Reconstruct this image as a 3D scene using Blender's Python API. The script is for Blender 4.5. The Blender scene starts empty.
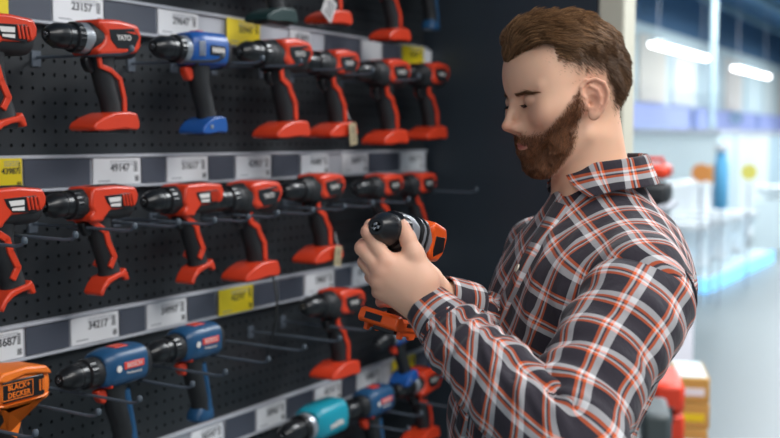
import bpy, bmesh, math, random
import numpy as np
from mathutils import Vector, Matrix
random.seed(7); RNG = np.random.default_rng(11)
S = bpy.context.scene; COL = S.collection
R = math.radians
# ------------------------------------------------------------------ camera frame
CAMZ = 1.62; F = 1083.0; PITCH = math.atan(78/F)
def P(px, py, Y):
    """world point seen at photo pixel (px,py) at horizontal distance Y"""
    a = (px-390)/F; b = (219-py)/F
    c, s = math.cos(PITCH), math.sin(PITCH)
    dy = c + b*s; dz = -s + b*c
    t = Y/dy
    return Vector((a*t, Y, CAMZ + dz*t))
TH = math.atan(630*math.cos(PITCH)/F)
D = Vector((math.sin(TH), math.cos(TH), 0)); N = Vector((math.cos(TH), -math.sin(TH), 0))
def W(s, n, z): return D*s + N*n + Vector((0, 0, z))
def onwall(px, py, n):
    """(s, z) of photo pixel on the plane parallel to the peg wall at offset n"""
    q = P(px, py, 1.0); r = q - Vector((0, 0, CAMZ))
    t = n / r.dot(N); return (r*t).dot(D), CAMZ + r.z*t
WROT = math.atan2(-D.y, -D.x)      # local +x = along the wall towards the camera, +y = out of the wall
# ------------------------------------------------------------------ materials
def lin(c):
    if isinstance(c, str): c = tuple(int(c[i:i+2], 16)/255 for i in (0, 2, 4))
    return tuple((x/12.92 if x <= .04045 else ((x+.055)/1.055)**2.4) for x in c)
_M = {}
def mat(name, col, rough=.5, metal=0, bump=0, bscale=200, emis=0, vary=0, spec=.5, sss=0, coat=0, trans=0):
    if name in _M: return _M[name]
    m = bpy.data.materials.new(name); m.use_nodes = True; nt = m.node_tree; b = nt.nodes['Principled BSDF']
    c = lin(col); b.inputs['Base Color'].default_value = (*c, 1); b.inputs['Roughness'].default_value = rough
    b.inputs['Metallic'].default_value = metal; b.inputs['Specular IOR Level'].default_value = spec
    if coat: b.inputs['Coat Weight'].default_value = coat
    if trans: b.inputs['Transmission Weight'].default_value = trans
    if emis: b.inputs['Emission Color'].default_value = (*c, 1); b.inputs['Emission Strength'].default_value = emis
    if sss:
        b.inputs['Subsurface Weight'].default_value = sss; b.inputs['Subsurface Scale'].default_value = .006
        b.inputs['Subsurface Radius'].default_value = (1, .35, .2)
    if bump or vary:
        tc = nt.nodes.new('ShaderNodeTexCoord'); nz = nt.nodes.new('ShaderNodeTexNoise'); nz.inputs['Scale'].default_value = bscale
        nt.links.new(tc.outputs['Object'], nz.inputs['Vector'])
        if bump:
            bp = nt.nodes.new('ShaderNodeBump'); bp.inputs['Strength'].default_value = bump; bp.inputs['Distance'].default_value = .002
            nt.links.new(nz.outputs['Fac'], bp.inputs['Height']); nt.links.new(bp.outputs['Normal'], b.inputs['Normal'])
        if vary:
            n2 = nt.nodes.new('ShaderNodeTexNoise'); n2.inputs['Scale'].default_value = bscale*.1
            nt.links.new(tc.outputs['Object'], n2.inputs['Vector'])
            mx = nt.nodes.new('ShaderNodeMix'); mx.data_type = 'RGBA'
            mx.inputs['A'].default_value = (*[x*(1-vary) for x in c], 1); mx.inputs['B'].default_value = (*[min(1, x*(1+vary)) for x in c], 1)
            nt.links.new(n2.outputs['Fac'], mx.inputs['Factor']); nt.links.new(mx.outputs['Result'], b.inputs['Base Color'])
    _M[name] = m; return m
# ------------------------------------------------------------------ mesh building
def V2(v): return Vector(v)
class MB:
    def __init__(s): s.v = []; s.f = []; s.mi = []; s.cur = 0
    def add(s, vs, fs):
        o = len(s.v); s.v += [tuple(v) for v in vs]; s.f += [tuple(i+o for i in f) for f in fs]; s.mi += [s.cur]*len(fs)
    def box(s, lo, hi, M=None):
        x0, y0, z0 = lo; x1, y1, z1 = hi
        vs = [Vector(p) for p in ((x0,y0,z0),(x1,y0,z0),(x1,y1,z0),(x0,y1,z0),(x0,y0,z1),(x1,y0,z1),(x1,y1,z1),(x0,y1,z1))]
        if M: vs = [M @ v for v in vs]
        s.add(vs, [(0,3,2,1),(4,5,6,7),(0,1,5,4),(1,2,6,5),(2,3,7,6),(3,0,4,7)]); return s
    def rings(s, rs, cap=True, closed=True):
        n = len(rs[0]); vs = [p for r in rs for p in r]; fs = []
        for i in range(len(rs)-1):
            for j in range(n if closed else n-1):
                k = (j+1) % n; fs.append((i*n+j, i*n+k, (i+1)*n+k, (i+1)*n+j))
        if cap: fs.append(tuple(range(n-1, -1, -1))); fs.append(tuple((len(rs)-1)*n+j for j in range(n)))
        s.add(vs, fs); return s
    def lathe(s, prof, M=None, n=24):
        """prof: (x, r) along local x"""
        rs = []
        for x, r in prof:
            ring = [Vector((x, r*math.cos(2*math.pi*j/n), r*math.sin(2*math.pi*j/n))) for j in range(n)]
            rs.append([M @ p for p in ring] if M else ring)
        return s.rings(rs)
    def tube(s, pts, r, n=8):
        pts = [Vector(p) for p in pts]; rr = r if isinstance(r, (list, tuple)) else [r]*len(pts)
        rs = []; up = None
        for i, p in enumerate(pts):
            t = (pts[min(i+1, len(pts)-1)] - pts[max(i-1, 0)]).normalized()
            if up is None: up = t.orthogonal().normalized()
            up = (up - t*up.dot(t)).normalized(); w = t.cross(up)
            rs.append([p + (up*math.cos(2*math.pi*j/n) + w*math.sin(2*math.pi*j/n))*rr[i] for j in range(n)])
        return s.rings(rs)
    def prism(s, poly, y0, y1, M=None):
        """poly in xz (counter-clockwise seen from -y), from y0 to y1"""
        n = len(poly); a = [Vector((x, y0, z)) for x, z in poly]; b = [Vector((x, y1, z)) for x, z in poly]
        vs = a+b
        if M: vs = [M @ v for v in vs]
        s.add(vs, [tuple(range(n)), tuple(range(2*n-1, n-1, -1))] + [(i, n+i, n+(i+1) % n, (i+1) % n) for i in range(n)]); return s
    def build(s, name, mats, parent=None, bevel=0, seg=2, smooth=True, M=None):
        me = bpy.data.meshes.new(name); me.from_pydata(s.v, [], s.f)
        if not isinstance(mats, (list, tuple)): mats = [mats]
        for m in mats: me.materials.append(m)
        if len(mats) > 1: me.polygons.foreach_set('material_index', s.mi)
        bm = bmesh.new(); bm.from_mesh(me); bmesh.ops.recalc_face_normals(bm, faces=bm.faces[:]); bm.to_mesh(me); bm.free()
        o = bpy.data.objects.new(name, me); COL.objects.link(o)
        if parent: o.parent = parent
        if M: o.matrix_local = M
        if smooth: me.shade_smooth(); me.set_sharp_from_angle(angle=R(38))
        if bevel:
            b = o.modifiers.new('Bevel', 'BEVEL'); b.width = bevel; b.segments = seg; b.limit_method = 'ANGLE'; b.angle_limit = R(35); b.harden_normals = False
        return o
def sec(x, cy, cz, hy, hz, e=2.6, n=20, ax='x'):
    out = []
    for j in range(n):
        a = 2*math.pi*j/n; c, s_ = math.cos(a), math.sin(a)
        u = math.copysign(abs(c)**(2/e), c)*hy; v = math.copysign(abs(s_)**(2/e), s_)*hz
        out.append(Vector((x, cy+u, cz+v)) if ax == 'x' else Vector((x+u, cy+v, cz)))
    return out
def empty(name, loc=(0, 0, 0), rz=0, M=None):
    o = bpy.data.objects.new(name, None); COL.objects.link(o); o.empty_display_size = .05
    if M: o.matrix_world = M
    else: o.location = loc; o.rotation_euler = (0, 0, rz)
    return o
def tag(o, label, cat, group=None, kind=None):
    o['label'] = label; o['category'] = cat
    if group: o['group'] = group
    if kind: o['kind'] = kind
    return o
def struct(o): o['kind'] = 'structure'; return o
CH = {}
def copy_tree(o, parent=None):
    c = o.copy(); COL.objects.link(c)
    if parent: c.parent = parent
    for ch in [x for x in o.children]: copy_tree(ch, c)
    return c
_T = {}
def text(txt, size, m, parent, M, name='lettering', ext=.0003, sx=1.0, bold=0):
    key = (txt, size, sx, bold)
    if key not in _T:
        cu = bpy.data.curves.new('t', 'FONT'); cu.body = txt; cu.size = size; cu.extrude = ext; cu.align_x = 'CENTER'; cu.align_y = 'CENTER'; cu.offset = bold
        cu.resolution_u = 3
        ob = bpy.data.objects.new('t', cu); COL.objects.link(ob)
        bpy.context.view_layer.update()
        me = bpy.data.meshes.new_from_object(ob.evaluated_get(bpy.context.evaluated_depsgraph_get()))
        bpy.data.objects.remove(ob); me.transform(Matrix.Diagonal((sx, 1, 1, 1))); _T[key] = me
    me = _T[key].copy(); me.materials.clear(); me.materials.append(m); me.name = name
    o = bpy.data.objects.new(name, me); COL.objects.link(o); o.parent = parent; o.matrix_local = M; return o
# ------------------------------------------------------------------ implicit surfaces
f4 = np.float32
def smin(a, b, k):
    h = np.clip(.5+.5*(b-a)/k, 0, 1); return b*(1-h)+a*h-k*h*(1-h)
def ssub(a, b, k): return -smin(-a, b, k)
def ell(x, y, z, c, r):
    px, py, pz = (x-c[0])/r[0], (y-c[1])/r[1], (z-c[2])/r[2]
    k0 = np.sqrt(px*px+py*py+pz*pz)+1e-6; k1 = np.sqrt((px/r[0])**2+(py/r[1])**2+(pz/r[2])**2)+1e-6
    return k0*(k0-1)/k1
def cone(x, y, z, a, b, ra, rb):
    ab = [b[i]-a[i] for i in range(3)]; L = sum(q*q for q in ab)+1e-12
    t = np.clip(((x-a[0])*ab[0]+(y-a[1])*ab[1]+(z-a[2])*ab[2])/L, 0, 1)
    return np.sqrt((x-a[0]-t*ab[0])**2+(y-a[1]-t*ab[1])**2+(z-a[2]-t*ab[2])**2)-(ra+t*(rb-ra))
def nets(f, lo, hi, h):
    ax = [np.arange(lo[i], hi[i]+h, h, dtype=f4) for i in range(3)]
    X, Y, Z = ax[0][:, None, None], ax[1][None, :, None], ax[2][None, None, :]
    G = np.broadcast_to(f(X, Y, Z), (len(ax[0]), len(ax[1]), len(ax[2]))).astype(f4)
    sg = G < 0
    c = lambda A, i, j, k: A[i:A.shape[0]-1+i, j:A.shape[1]-1+j, k:A.shape[2]-1+k]
    cnt = sum(c(sg, i, j, k).astype(np.int8) for i in (0, 1) for j in (0, 1) for k in (0, 1))
    m = (cnt > 0) & (cnt < 8); idx = -np.ones(m.shape, np.int64); I = np.argwhere(m); idx[m] = np.arange(len(I))
    pos = np.zeros((len(I), 3)); num = np.zeros(len(I))
    cor = [(i, j, k) for i in (0, 1) for j in (0, 1) for k in (0, 1)]
    for a in cor:
        for axn in range(3):
            if a[axn]: continue
            b = list(a); b[axn] = 1
            ga = G[I[:, 0]+a[0], I[:, 1]+a[1], I[:, 2]+a[2]]; gb = G[I[:, 0]+b[0], I[:, 1]+b[1], I[:, 2]+b[2]]
            w = (ga < 0) != (gb < 0); t = np.where(w, ga/(ga-gb+1e-20), 0)
            p = np.tile(np.array(a, float), (len(I), 1)); p[:, axn] += t
            pos += p*w[:, None]; num += w
    V = (pos/num[:, None]+I)*h+np.array(lo)
    Fs = []
    for axn in range(3):
        o1, o2 = [(1, 2), (2, 0), (0, 1)][axn]
        sl0 = [slice(None)]*3; sl1 = [slice(None)]*3; sl0[axn] = slice(0, -1); sl1[axn] = slice(1, None)
        s0, s1 = sg[tuple(sl0)], sg[tuple(sl1)]
        E = np.argwhere(s0 != s1); fl = s0[E[:, 0], E[:, 1], E[:, 2]]
        ok = (E[:, o1] > 0) & (E[:, o2] > 0) & (E[:, o1] < m.shape[o1]) & (E[:, o2] < m.shape[o2]); E = E[ok]; fl = fl[ok]
        q = []
        for (da, db) in ((1, 1), (0, 1), (0, 0), (1, 0)):
            e = E.copy(); e[:, o1] -= da; e[:, o2] -= db; q.append(idx[e[:, 0], e[:, 1], e[:, 2]])
        q = np.stack(q, 1); q[~fl] = q[~fl][:, ::-1]; Fs.append(q)
    Fq = np.concatenate(Fs); return V, Fq[(Fq >= 0).all(1)]
def mesh_np(name, V, Q, m, parent=None, attrs=None, uv=None, smooth=True):
    me = bpy.data.meshes.new(name); V = np.asarray(V, f4); Q = np.asarray(Q, np.int32); k = Q.shape[1]
    me.vertices.add(len(V)); me.vertices.foreach_set('co', V.ravel())
    me.loops.add(Q.size); me.loops.foreach_set('vertex_index', Q.ravel())
    me.polygons.add(len(Q)); me.polygons.foreach_set('loop_start', np.arange(0, Q.size, k, dtype=np.int32))
    me.update(calc_edges=True)
    if uv is not None:
        ul = me.uv_layers.new(name='UVMap'); ul.data.foreach_set('uv', np.asarray(uv, f4)[Q.ravel()].ravel() if len(uv) == len(V) else np.asarray(uv, f4).ravel())
    for an, c in (attrs or {}).items():
        at = me.color_attributes.new(an, 'FLOAT_COLOR', 'POINT'); at.data.foreach_set('color', np.concatenate([c, np.ones((len(c), 1))], 1).astype(f4).ravel())
    me.materials.append(m)
    if smooth: me.shade_smooth()
    o = bpy.data.objects.new(name, me); COL.objects.link(o)
    if parent: o.parent = parent
    return o
def sstep(a, b, x):
    t = np.clip((x-a)/(b-a), 0, 1); return t*t*(3-2*t)
# ------------------------------------------------------------------ the peg wall
PW = -1.50; S0, S1 = .45, 2.80
m_peg = mat('peg_metal', '23272b', .45, 0, .05, 300, vary=.1)
m_dark = mat('dark_void', '0b0d10', .8)
m_rail = mat('rail_plastic', 'b9bcc4', .4)
m_slot = mat('rail_slot', '4b505c', .45, vary=.25, bscale=60)
m_white = mat('card_white', 'e8e9ec', .6)
m_yel = mat('card_yellow', 'e9cf1c', .6)
m_ink = mat('ink', '23242b', .6)
m_inkg = mat('ink_grey', '8a8c94', .6)
def board():
    b = MB(); pit = .025; z0, z1 = .55, 2.20; ns = int((S1-S0)/pit); nz = int((z1-z0)/pit)
    for i in range(ns):
        for j in range(nz):
            s = S0+i*pit; z = z0+j*pit; cs, cz = s+pit/2, z+pit/2; r = .0034
            o = [(s, z), (s+pit, z), (s+pit, z+pit), (s, z+pit)]
            h = [(cs+r*math.cos(R(225+45*k)), cz+r*math.sin(R(225+45*k))) for k in range(8)]
            vs = [W(a, PW, c) for a, c in o]+[W(a, PW, c) for a, c in h]+[W(a, PW-.004, c) for a, c in h]
            fs = []
            for k in range(4):
                fs += [(k, (k+1) % 4, 4+(2*k+2) % 8, 4+2*k+1), (k, 4+2*k+1, 4+2*k)]
            fs += [(4+k, 4+(k+1) % 8, 12+(k+1) % 8, 12+k) for k in range(8)]
            b.add(vs, fs)
    return b.build('wall_left', m_peg, smooth=False)
struct(board())
def wbox(s0, s1, n0, n1, z0, z1):
    """box vertices in wall coordinates"""
    return MB().add([W(s, n, z) for z in (z0, z1) for s, n in ((s0, n0), (s1, n0), (s1, n1), (s0, n1))], [(0,3,2,1),(4,5,6,7),(0,1,5,4),(1,2,6,5),(2,3,7,6),(3,0,4,7)])
def WB(s0, s1, n0, n1, z0, z1, name, m, bevel=0, parent=None, b=None):
    b = b or MB()
    b.add([W(s, n, z) for z in (z0, z1) for s, n in ((s0, n0), (s1, n0), (s1, n1), (s0, n1))], [(0,3,2,1),(4,5,6,7),(0,1,5,4),(1,2,6,5),(2,3,7,6),(3,0,4,7)])
    return b.build(name, m, parent, bevel=bevel)
struct(WB(S0, S1, PW-.05, PW-.012, .5, 2.25, 'wall_back', m_dark))
m_side = mat('side_panel_paint', '2b333b', .38, 0, .03, 150, vary=.08)
struct(WB(2.80, 2.83, PW-.05, -.985, 0, 2.6, 'wall_end', m_side))
struct(WB(2.80, 2.90, -.984, -.912, 0, 2.75, 'trim_1', mat('post_cream', 'c9c5b4', .5), .006))
struct(WB(S0, 2.80, PW-.05, -1.08, .0, .50, 'trim_2', m_side, .004))
RZ = [1.889, 1.595, 1.303, 1.016]; RH = .064
for i, z in enumerate(RZ):
    b = MB()
    for (n0, n1, a, c) in ((PW+.001, PW+.010, z-RH, z), (PW+.010, PW+.017, z-.006, z), (PW+.010, PW+.017, z-RH, z-RH+.005)):
        b.cur = 0
        b.add([W(s, n, zz) for zz in (a, c) for s, n in ((S0, n0), (2.775, n0), (2.775, n1), (S0, n1))], [(0,3,2,1),(4,5,6,7),(0,1,5,4),(1,2,6,5),(2,3,7,6),(3,0,4,7)])
    pos = ['topmost', 'second from the top', 'third from the top', 'lowest'][i]
    o = b.build('price_rail', m_rail, bevel=.001)
    tag(o, f'light grey shelf-edge price rail, {pos} of the four across the pegboard', 'price rail', 'price rails on the pegboard')
# price cards: rail, px left, px right, colour, number
RN = ['topmost', 'second', 'third', 'lowest']
cards = [
 (0,-8,6,'y',''),(0,53,103,'w','23157'),(0,158,198,'w','29647'),(0,225,258,'y','35947'),(0,290,310,'w','31597'),(0,362,381,'w',''),(0,401,422,'y','42647'),(0,423,433,'w',''),
 (0,7,51,'d',''),(0,104,156,'d',''),(0,325,360,'d',''),(0,383,400,'d',''),
 (1,-8,20,'y','43987'),(1,93,140,'w','49147'),(1,167,207,'w','51617'),(1,236,270,'w','42957'),(1,301,328,'w','41847'),(1,342,367,'w','36597'),(1,401,423,'w','45217'),
 (1,24,90,'d',''),(1,142,165,'d',''),(1,209,234,'d',''),(1,272,299,'d',''),(1,369,399,'d',''),
 (2,-20,23,'w','33687'),(2,71,118,'w','34217'),(2,147,186,'w','34997'),(2,217,251,'y','42597'),(2,305,333,'w','29867'),(2,353,371,'w','27947'),
 (2,26,69,'d',''),(2,120,145,'d',''),(2,188,215,'d',''),(2,253,277,'d',''),(2,279,303,'d',''),(2,335,351,'d',''),
 (3,191,222,'w','36547'),(3,257,285,'w','38967'),(3,315,341,'w','42197'),(3,357,380,'w','24987'),(3,391,413,'y','32947'),
 (3,226,255,'d',''),(3,287,313,'d',''),(3,342,356,'d',''),(3,415,428,'d','')]
cards.sort(key=lambda c: (c[0], c[1]))
for r in range(4):
    for kind in 'wyd':
        row = [c for c in cards if c[0] == r and c[3] == kind]
        for k, (_, a, c, kd, num) in enumerate(row):
            zc = RZ[r]-RH/2
            pn = PW+.0135
            def s_at(px):
                u = (px-390)/F; # horizontal solve on plane n at height zc
                s = 1.5
                for _i in range(30):
                    q = W(s, pn, zc); dep = q.y*math.cos(PITCH)-(q.z-CAMZ)*math.sin(PITCH); uu = q.x/dep
                    q2 = W(s+.001, pn, zc); d2 = q2.y*math.cos(PITCH)-(q2.z-CAMZ)*math.sin(PITCH)
                    s += (u-uu)/((q2.x/d2-uu)/.001)
                return s
            sa, sc = s_at(a), s_at(c); w = sc-sa; h = .050 if kd != 'y' else .056; pn = PW+(.0185 if kd == 'y' else .0135)
            root = MB().box((-w/2, -.0004, -h/2), (w/2, .0004, h/2)).build({'w': 'price_card', 'y': 'price_card', 'd': 'blank_card'}[kd], {'w': m_white, 'y': m_yel, 'd': m_slot}[kd], smooth=False)
            root.location = W((sa+sc)/2, pn, zc-.0005); root.rotation_euler = (0, 0, WROT)
            TM = lambda x, z, sz=1: Matrix.Translation((-x, .0006, z)) @ Matrix.Rotation(R(180), 4, 'Z') @ Matrix.Rotation(R(90), 4, 'X')
            nm = {'w': 'white', 'y': 'yellow', 'd': 'blank slate grey'}[kd]
            ordn = ['first', 'second', 'third', 'fourth', 'fifth', 'sixth', 'seventh'][k]
            lab = f'{nm} card in the {RN[r]} price rail, {ordn} {nm.split()[-1]} one from the left'
            if kd != 'd' and num: lab = f'{nm} price card printed {num}, {ordn} {nm} one from left in {RN[r]} rail'
            tag(root, lab, 'price card' if kd != 'd' else 'blank card', 'cards in the price rails')
            if kd != 'd' and num:
                text(num, min(.020, w*.24), m_ink, root, TM(-.0+w*.06, .006), 'price_digits', .0002, bold=.0004)
                b = MB()
                for q in range(3):
                    b.box((-w*.40, .0004, h/2-.006-q*.0035), (w*.15, .0006, h/2-.0048-q*.0035))
                b.build('fine_print', m_inkg, root, smooth=False); b = MB()
                b.box((w*.15, .0004, -h/2+.006), (w*.40, .0006, -h/2+.008))
                b.build('fine_print', m_inkg, root, smooth=False)
                b = MB()
                for q in range(9):
                    b.box((-w*.46+q*.0011, .0004, -h/2+.005), (-w*.46+q*.0011+.0006, .0006, -h/2+.016))
                for q in range(5):
                    b.box((-w*.44, .0004, h/2-.026+q*.004), (-w*.36, .0006, h/2-.0235+q*.004))
                b.build('barcode', m_ink, root, smooth=False)
# ------------------------------------------------------------------ hooks
m_hook = mat('hook_steel', '5a636e', .5, .2)
m_tip = mat('hook_tip', '4d5761', .55)
def hook_proto(L):
    e = empty('peg_hook')
    MB().tube([(0, 0, 0), (0, L*.5, -.001), (0, L-.02, -.003), (0, L-.006, -.001), (0, L, .004)], .0028, 8).build('rod', m_hook, e)
    b = MB(); b.lathe([(-.006, .001), (-.005, .0035), (-.002, .0050), (.002, .0050), (.005, .0035), (.006, .001)], Matrix.Translation((0, L+.001, .006)) @ Matrix.Rotation(R(90), 4, 'Y'), 10)
    b.build('tip', m_tip, e)
    b = MB(); b.box((-.010, -.0005, -.016), (.010, .003, .012)); b.build('backplate', m_hook, e, bevel=.001)
    return e
hk = {}
def hook(px, py, L, label):
    n = PW+L
    s, z = onwall(px, py, n)
    if L in hk: o = copy_tree(hk[L])
    else: o = hk[L] = hook_proto(L)
    o.location = W(s, PW, z-.004); o.rotation_euler = (0, 0, WROT)
    tag(o, label, 'hook', 'pegboard hooks')
hooks = {
 0: [(131,50),(222,57),(262,59),(300,62),(345,66),(372,71),(418,77)],
 1: [(24,242),(75,236),(134,227),(178,223),(214,221),(248,218),(277,214),(312,211),(344,207),(372,204),(408,200),(476,190)],
 2: [(35,434),(98,413),(139,400),(192,385),(225,373),(268,360),(304,348),(339,339),(369,328)],
 3: [(408,429),(421,414),(453,405)]}
for r, hs in hooks.items():
    for k, (px, py) in enumerate(hs):
        ordn = ['leftmost', 'second', 'third', 'fourth', 'fifth', 'sixth', 'seventh', 'eighth', 'ninth', 'tenth', 'eleventh', 'twelfth'][k]
        L = .24 if r else .225
        where = ['topmost', 'second', 'third', 'lowest'][r]
        hook(px, py, L, f'thin steel peg hook, {ordn} from left below the {where} price rail')
# ------------------------------------------------------------------ drills
RED = mat('tool_red', 'cf3a1c', .35, 0, .02, 400); RED2 = mat('tool_red_deep', 'c02a18', .38)
BLK = mat('tool_rubber', '1b1d20', .55, 0, .15, 900); BLKG = mat('tool_black_gloss', '15171a', .3)
SIL = mat('tool_silver', 'a8adb3', .35, .6); BLUE = mat('tool_blue', '1b539c', .35); NAVY = mat('tool_navy', '1d4a70', .38)
TEAL = mat('tool_teal', '1793a8', .35); ORG = mat('tool_orange', 'e8591a', .35); ORG2 = mat('tool_orange_light', 'e87522', .38)
WHT = mat('tool_white', 'd8d4d0', .4); STEEL = mat('bit_steel', '9a9ca0', .25, .9); PINK = mat('tool_badge_red', 'd84a40', .4); GRN = mat('tool_dark_green', '12302f', .45)
def SIDE(x, z, y, side=1, rot=0):
    # flat lettering on the side facing +y (side=1) or -y
    if side > 0: return Matrix.Translation((x, y, z)) @ Matrix.Rotation(R(180), 4, 'Z') @ Matrix.Rotation(R(90), 4, 'X') @ Matrix.Rotation(R(rot), 4, 'Z')
    return Matrix.Translation((x, -y, z)) @ Matrix.Rotation(R(90), 4, 'X') @ Matrix.Rotation(R(rot), 4, 'Z')
def drill(kind, bodyless=False):
    """cordless drill: +x chuck, +z up, origin on the motor axis above the grip"""
    e = empty('cordless_drill')
    c = dict(fins=(RED, BLK, BLK, BLKG), yato=(RED, BLK, BLK, BLKG), silver=(RED, BLK, SIL, BLKG), blue=(BLUE, BLK, SIL, BLKG),
             bosch=(NAVY, BLK, BLK, BLKG), makita=(TEAL, BLK, SIL, BLKG), bd=(ORG2, BLKG, BLK, BLKG), held=(ORG, BLKG, SIL, BLKG), green=(GRN, BLK, BLK, BLKG))[kind]
    shell, hous, gear, chk = c
    # housing
    b = MB(); b.rings([sec(x, 0, z, hy, hz, 2.8) for x, z, hy, hz in
        ((-.078, .000, .012, .014), (-.075, .000, .021, .023), (-.066, .0, .027, .029), (-.045, .001, .030, .032), (-.01, .001, .030, .032), (.02, .0, .029, .030), (.034, .0, .026, .027), (.038, 0, .022, .023))])
    b.build('motor_housing', SIL if kind == 'held' else shell if kind in ('bosch', 'blue', 'makita', 'bd') else hous, e)
    if kind == 'held':
        for x in (.004, .020): MB().rings([sec(x+q, 0, .001, a, a*1.07, 2.8) for q, a in ((-.003, .022), (-.002, .0253), (.002, .0253), (.003, .022))]).build('housing_band', BLKG, e)
    # gearbox / torque ring / chuck
    b = MB(); b.lathe([(.030, .020), (.032, .0265), (.046, .0265), (.050, .0245), (.052, .0245)], n=28); b.build('gearbox', gear, e, bevel=.001)
    b = MB(); n = 48; prof = [(.050, .0235), (.052, .0258), (.064, .0252), (.066, .0225)]; rs = []
    for x, r in prof: rs.append([Vector((x, (r+(.0007 if j % 2 else -.0003))*math.cos(2*math.pi*j/n), (r+(.0007 if j % 2 else -.0003))*math.sin(2*math.pi*j/n))) for j in range(n)])
    b.rings(rs); b.build('torque_ring', chk, e)
    L = .0 if kind != 'held' else -.012
    b = MB(); b.lathe([(.064, .018), (.066, .0215), (.080, .0215), (.081, .0205), (.083, .0205), (.084, .0215), (.098+L, .0208), (.110+L, .0160), (.116+L, .0115), (.118+L, .0105), (.118+L, .0062), (.108+L, .0055)], n=32)
    b.build('chuck', chk, e, bevel=.0006)
    b = MB()
    for k in range(3):
        M = Matrix.Rotation(R(120*k+30), 4, 'X'); b.box((.100+L, -.0022, .0015), (.1195+L, .0022, .0050), M)
    b.build('chuck_jaw', STEEL, e, bevel=.0005)
    # grip
    b = MB(); rs = []
    gl = {'bd': .125, 'held': .098}.get(kind, .118)
    for t, hx, hy in ((0, .030, .0225), (.12, .0255, .0205), (.3, .0205, .0180), (.5, .0200, .0175), (.7, .0190, .0170), (.88, .0195, .0175), (1, .024, .019)):
        z = -.018-gl*t; x = -.002-.026*t+.004*math.sin(t*5); rs.append(sec(x, 0, z, hx, hy, 2.3, 18, 'z'))
    b.rings(rs); b.build('grip', BLK if kind != 'bosch' else BLK, e)
    # trigger
    b = MB(); b.prism([(.026, -.030), (.040, -.033), (.037, -.045), (.030, -.055), (.022, -.058), (.016, -.050), (.018, -.034)], -.008, .008)
    b.build('trigger', {'blue': RED, 'bosch': RED, 'fins': BLKG, 'bd': BLKG, 'held': BLKG}.get(kind, BLKG), e, bevel=.003)
    b = MB(); b.lathe([(-.004, .003), (-.003, .0045), (.003, .0045), (.004, .003)], Matrix.Translation((.022, 0, -.026)) @ Matrix.Rotation(R(90), 4, 'Z') @ Matrix.Scale(5.9, 4, (1, 0, 0)), 12)
    b.build('direction_switch', RED if kind in ('bosch',) else BLKG, e)
    # coloured shells
    if kind in ('fins', 'yato', 'silver', 'held'):
        if kind == 'silver': poly = [(.034, .026), (.026, .032), (-.02, .034), (-.064, .029), (-.072, .012), (-.070, -.008), (-.060, -.020), (.0, -.027), (.030, -.030), (.038, -.020), (.020, -.006), (.014, .006), (.028, .018)]
        elif kind == 'fins': poly = [(.040, .022), (.034, .029), (-.02, .031), (-.066, .027), (-.074, .013), (-.072, .001), (-.064, -.008), (-.02, -.012), (-.004, -.012), (.010, -.024), (.014, -.031), (.042, -.030), (.044, -.018), (.036, -.012), (.043, -.004)]
        elif kind == 'held': poly = [(-.006, .030), (-.02, .034), (-.064, .030), (-.076, .014), (-.076, -.016), (-.058, -.030), (-.030, -.031), (-.016, -.020), (-.016, .004), (-.006, .016)]
        else: poly = [(.030, .024), (.020, .030), (-.02, .034), (-.062, .030), (-.073, .020), (-.074, .004), (-.064, -.010), (-.03, -.018), (.004, -.020), (.022, -.012), (.016, .008)]
        b = MB(); b.prism(poly[::-1], -.0325, .0325); b.build('side_shell', shell, e, bevel=.007, seg=3)
        # lower red bits near trigger and stripe down the grip
        if kind != 'held':
            for sy in (1, -1):
                y = .0195*sy
                b = MB()
                if kind == 'fins': pts = [(.030, -.028), (.012, -.040), (-.004, -.050), (-.010, -.070), (-.024, -.096), (-.014, -.112)]
                elif kind == 'silver': pts = [(.020, -.026), (.016, -.046), (-.008, -.052), (-.030, -.066), (-.040, -.10), (-.040, -.128)]
                else: pts = [(.016, -.022), (.012, -.044), (-.010, -.056), (-.014, -.066), (-.030, -.088), (-.032, -.118)]
                w = .0042 if kind == 'silver' else .0055
                for (x0, z0), (x1, z1) in zip(pts, pts[1:]):
                    dx, dz = x1-x0, z1-z0; l = math.hypot(dx, dz); ux, uz = -dz/l*w, dx/l*w
                    ex, ez = dx/l*w*.5, dz/l*w*.5
                    b.prism([(x0+ux-ex, z0+uz-ez), (x0-ux-ex, z0-uz-ez), (x1-ux+ex, z1-uz+ez), (x1+ux+ex, z1+uz+ez)], y-.004 if sy > 0 else y-.001, y+.001 if sy > 0 else y+.004)
                b.build('grip_stripe', shell, e, bevel=.0012)
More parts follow.
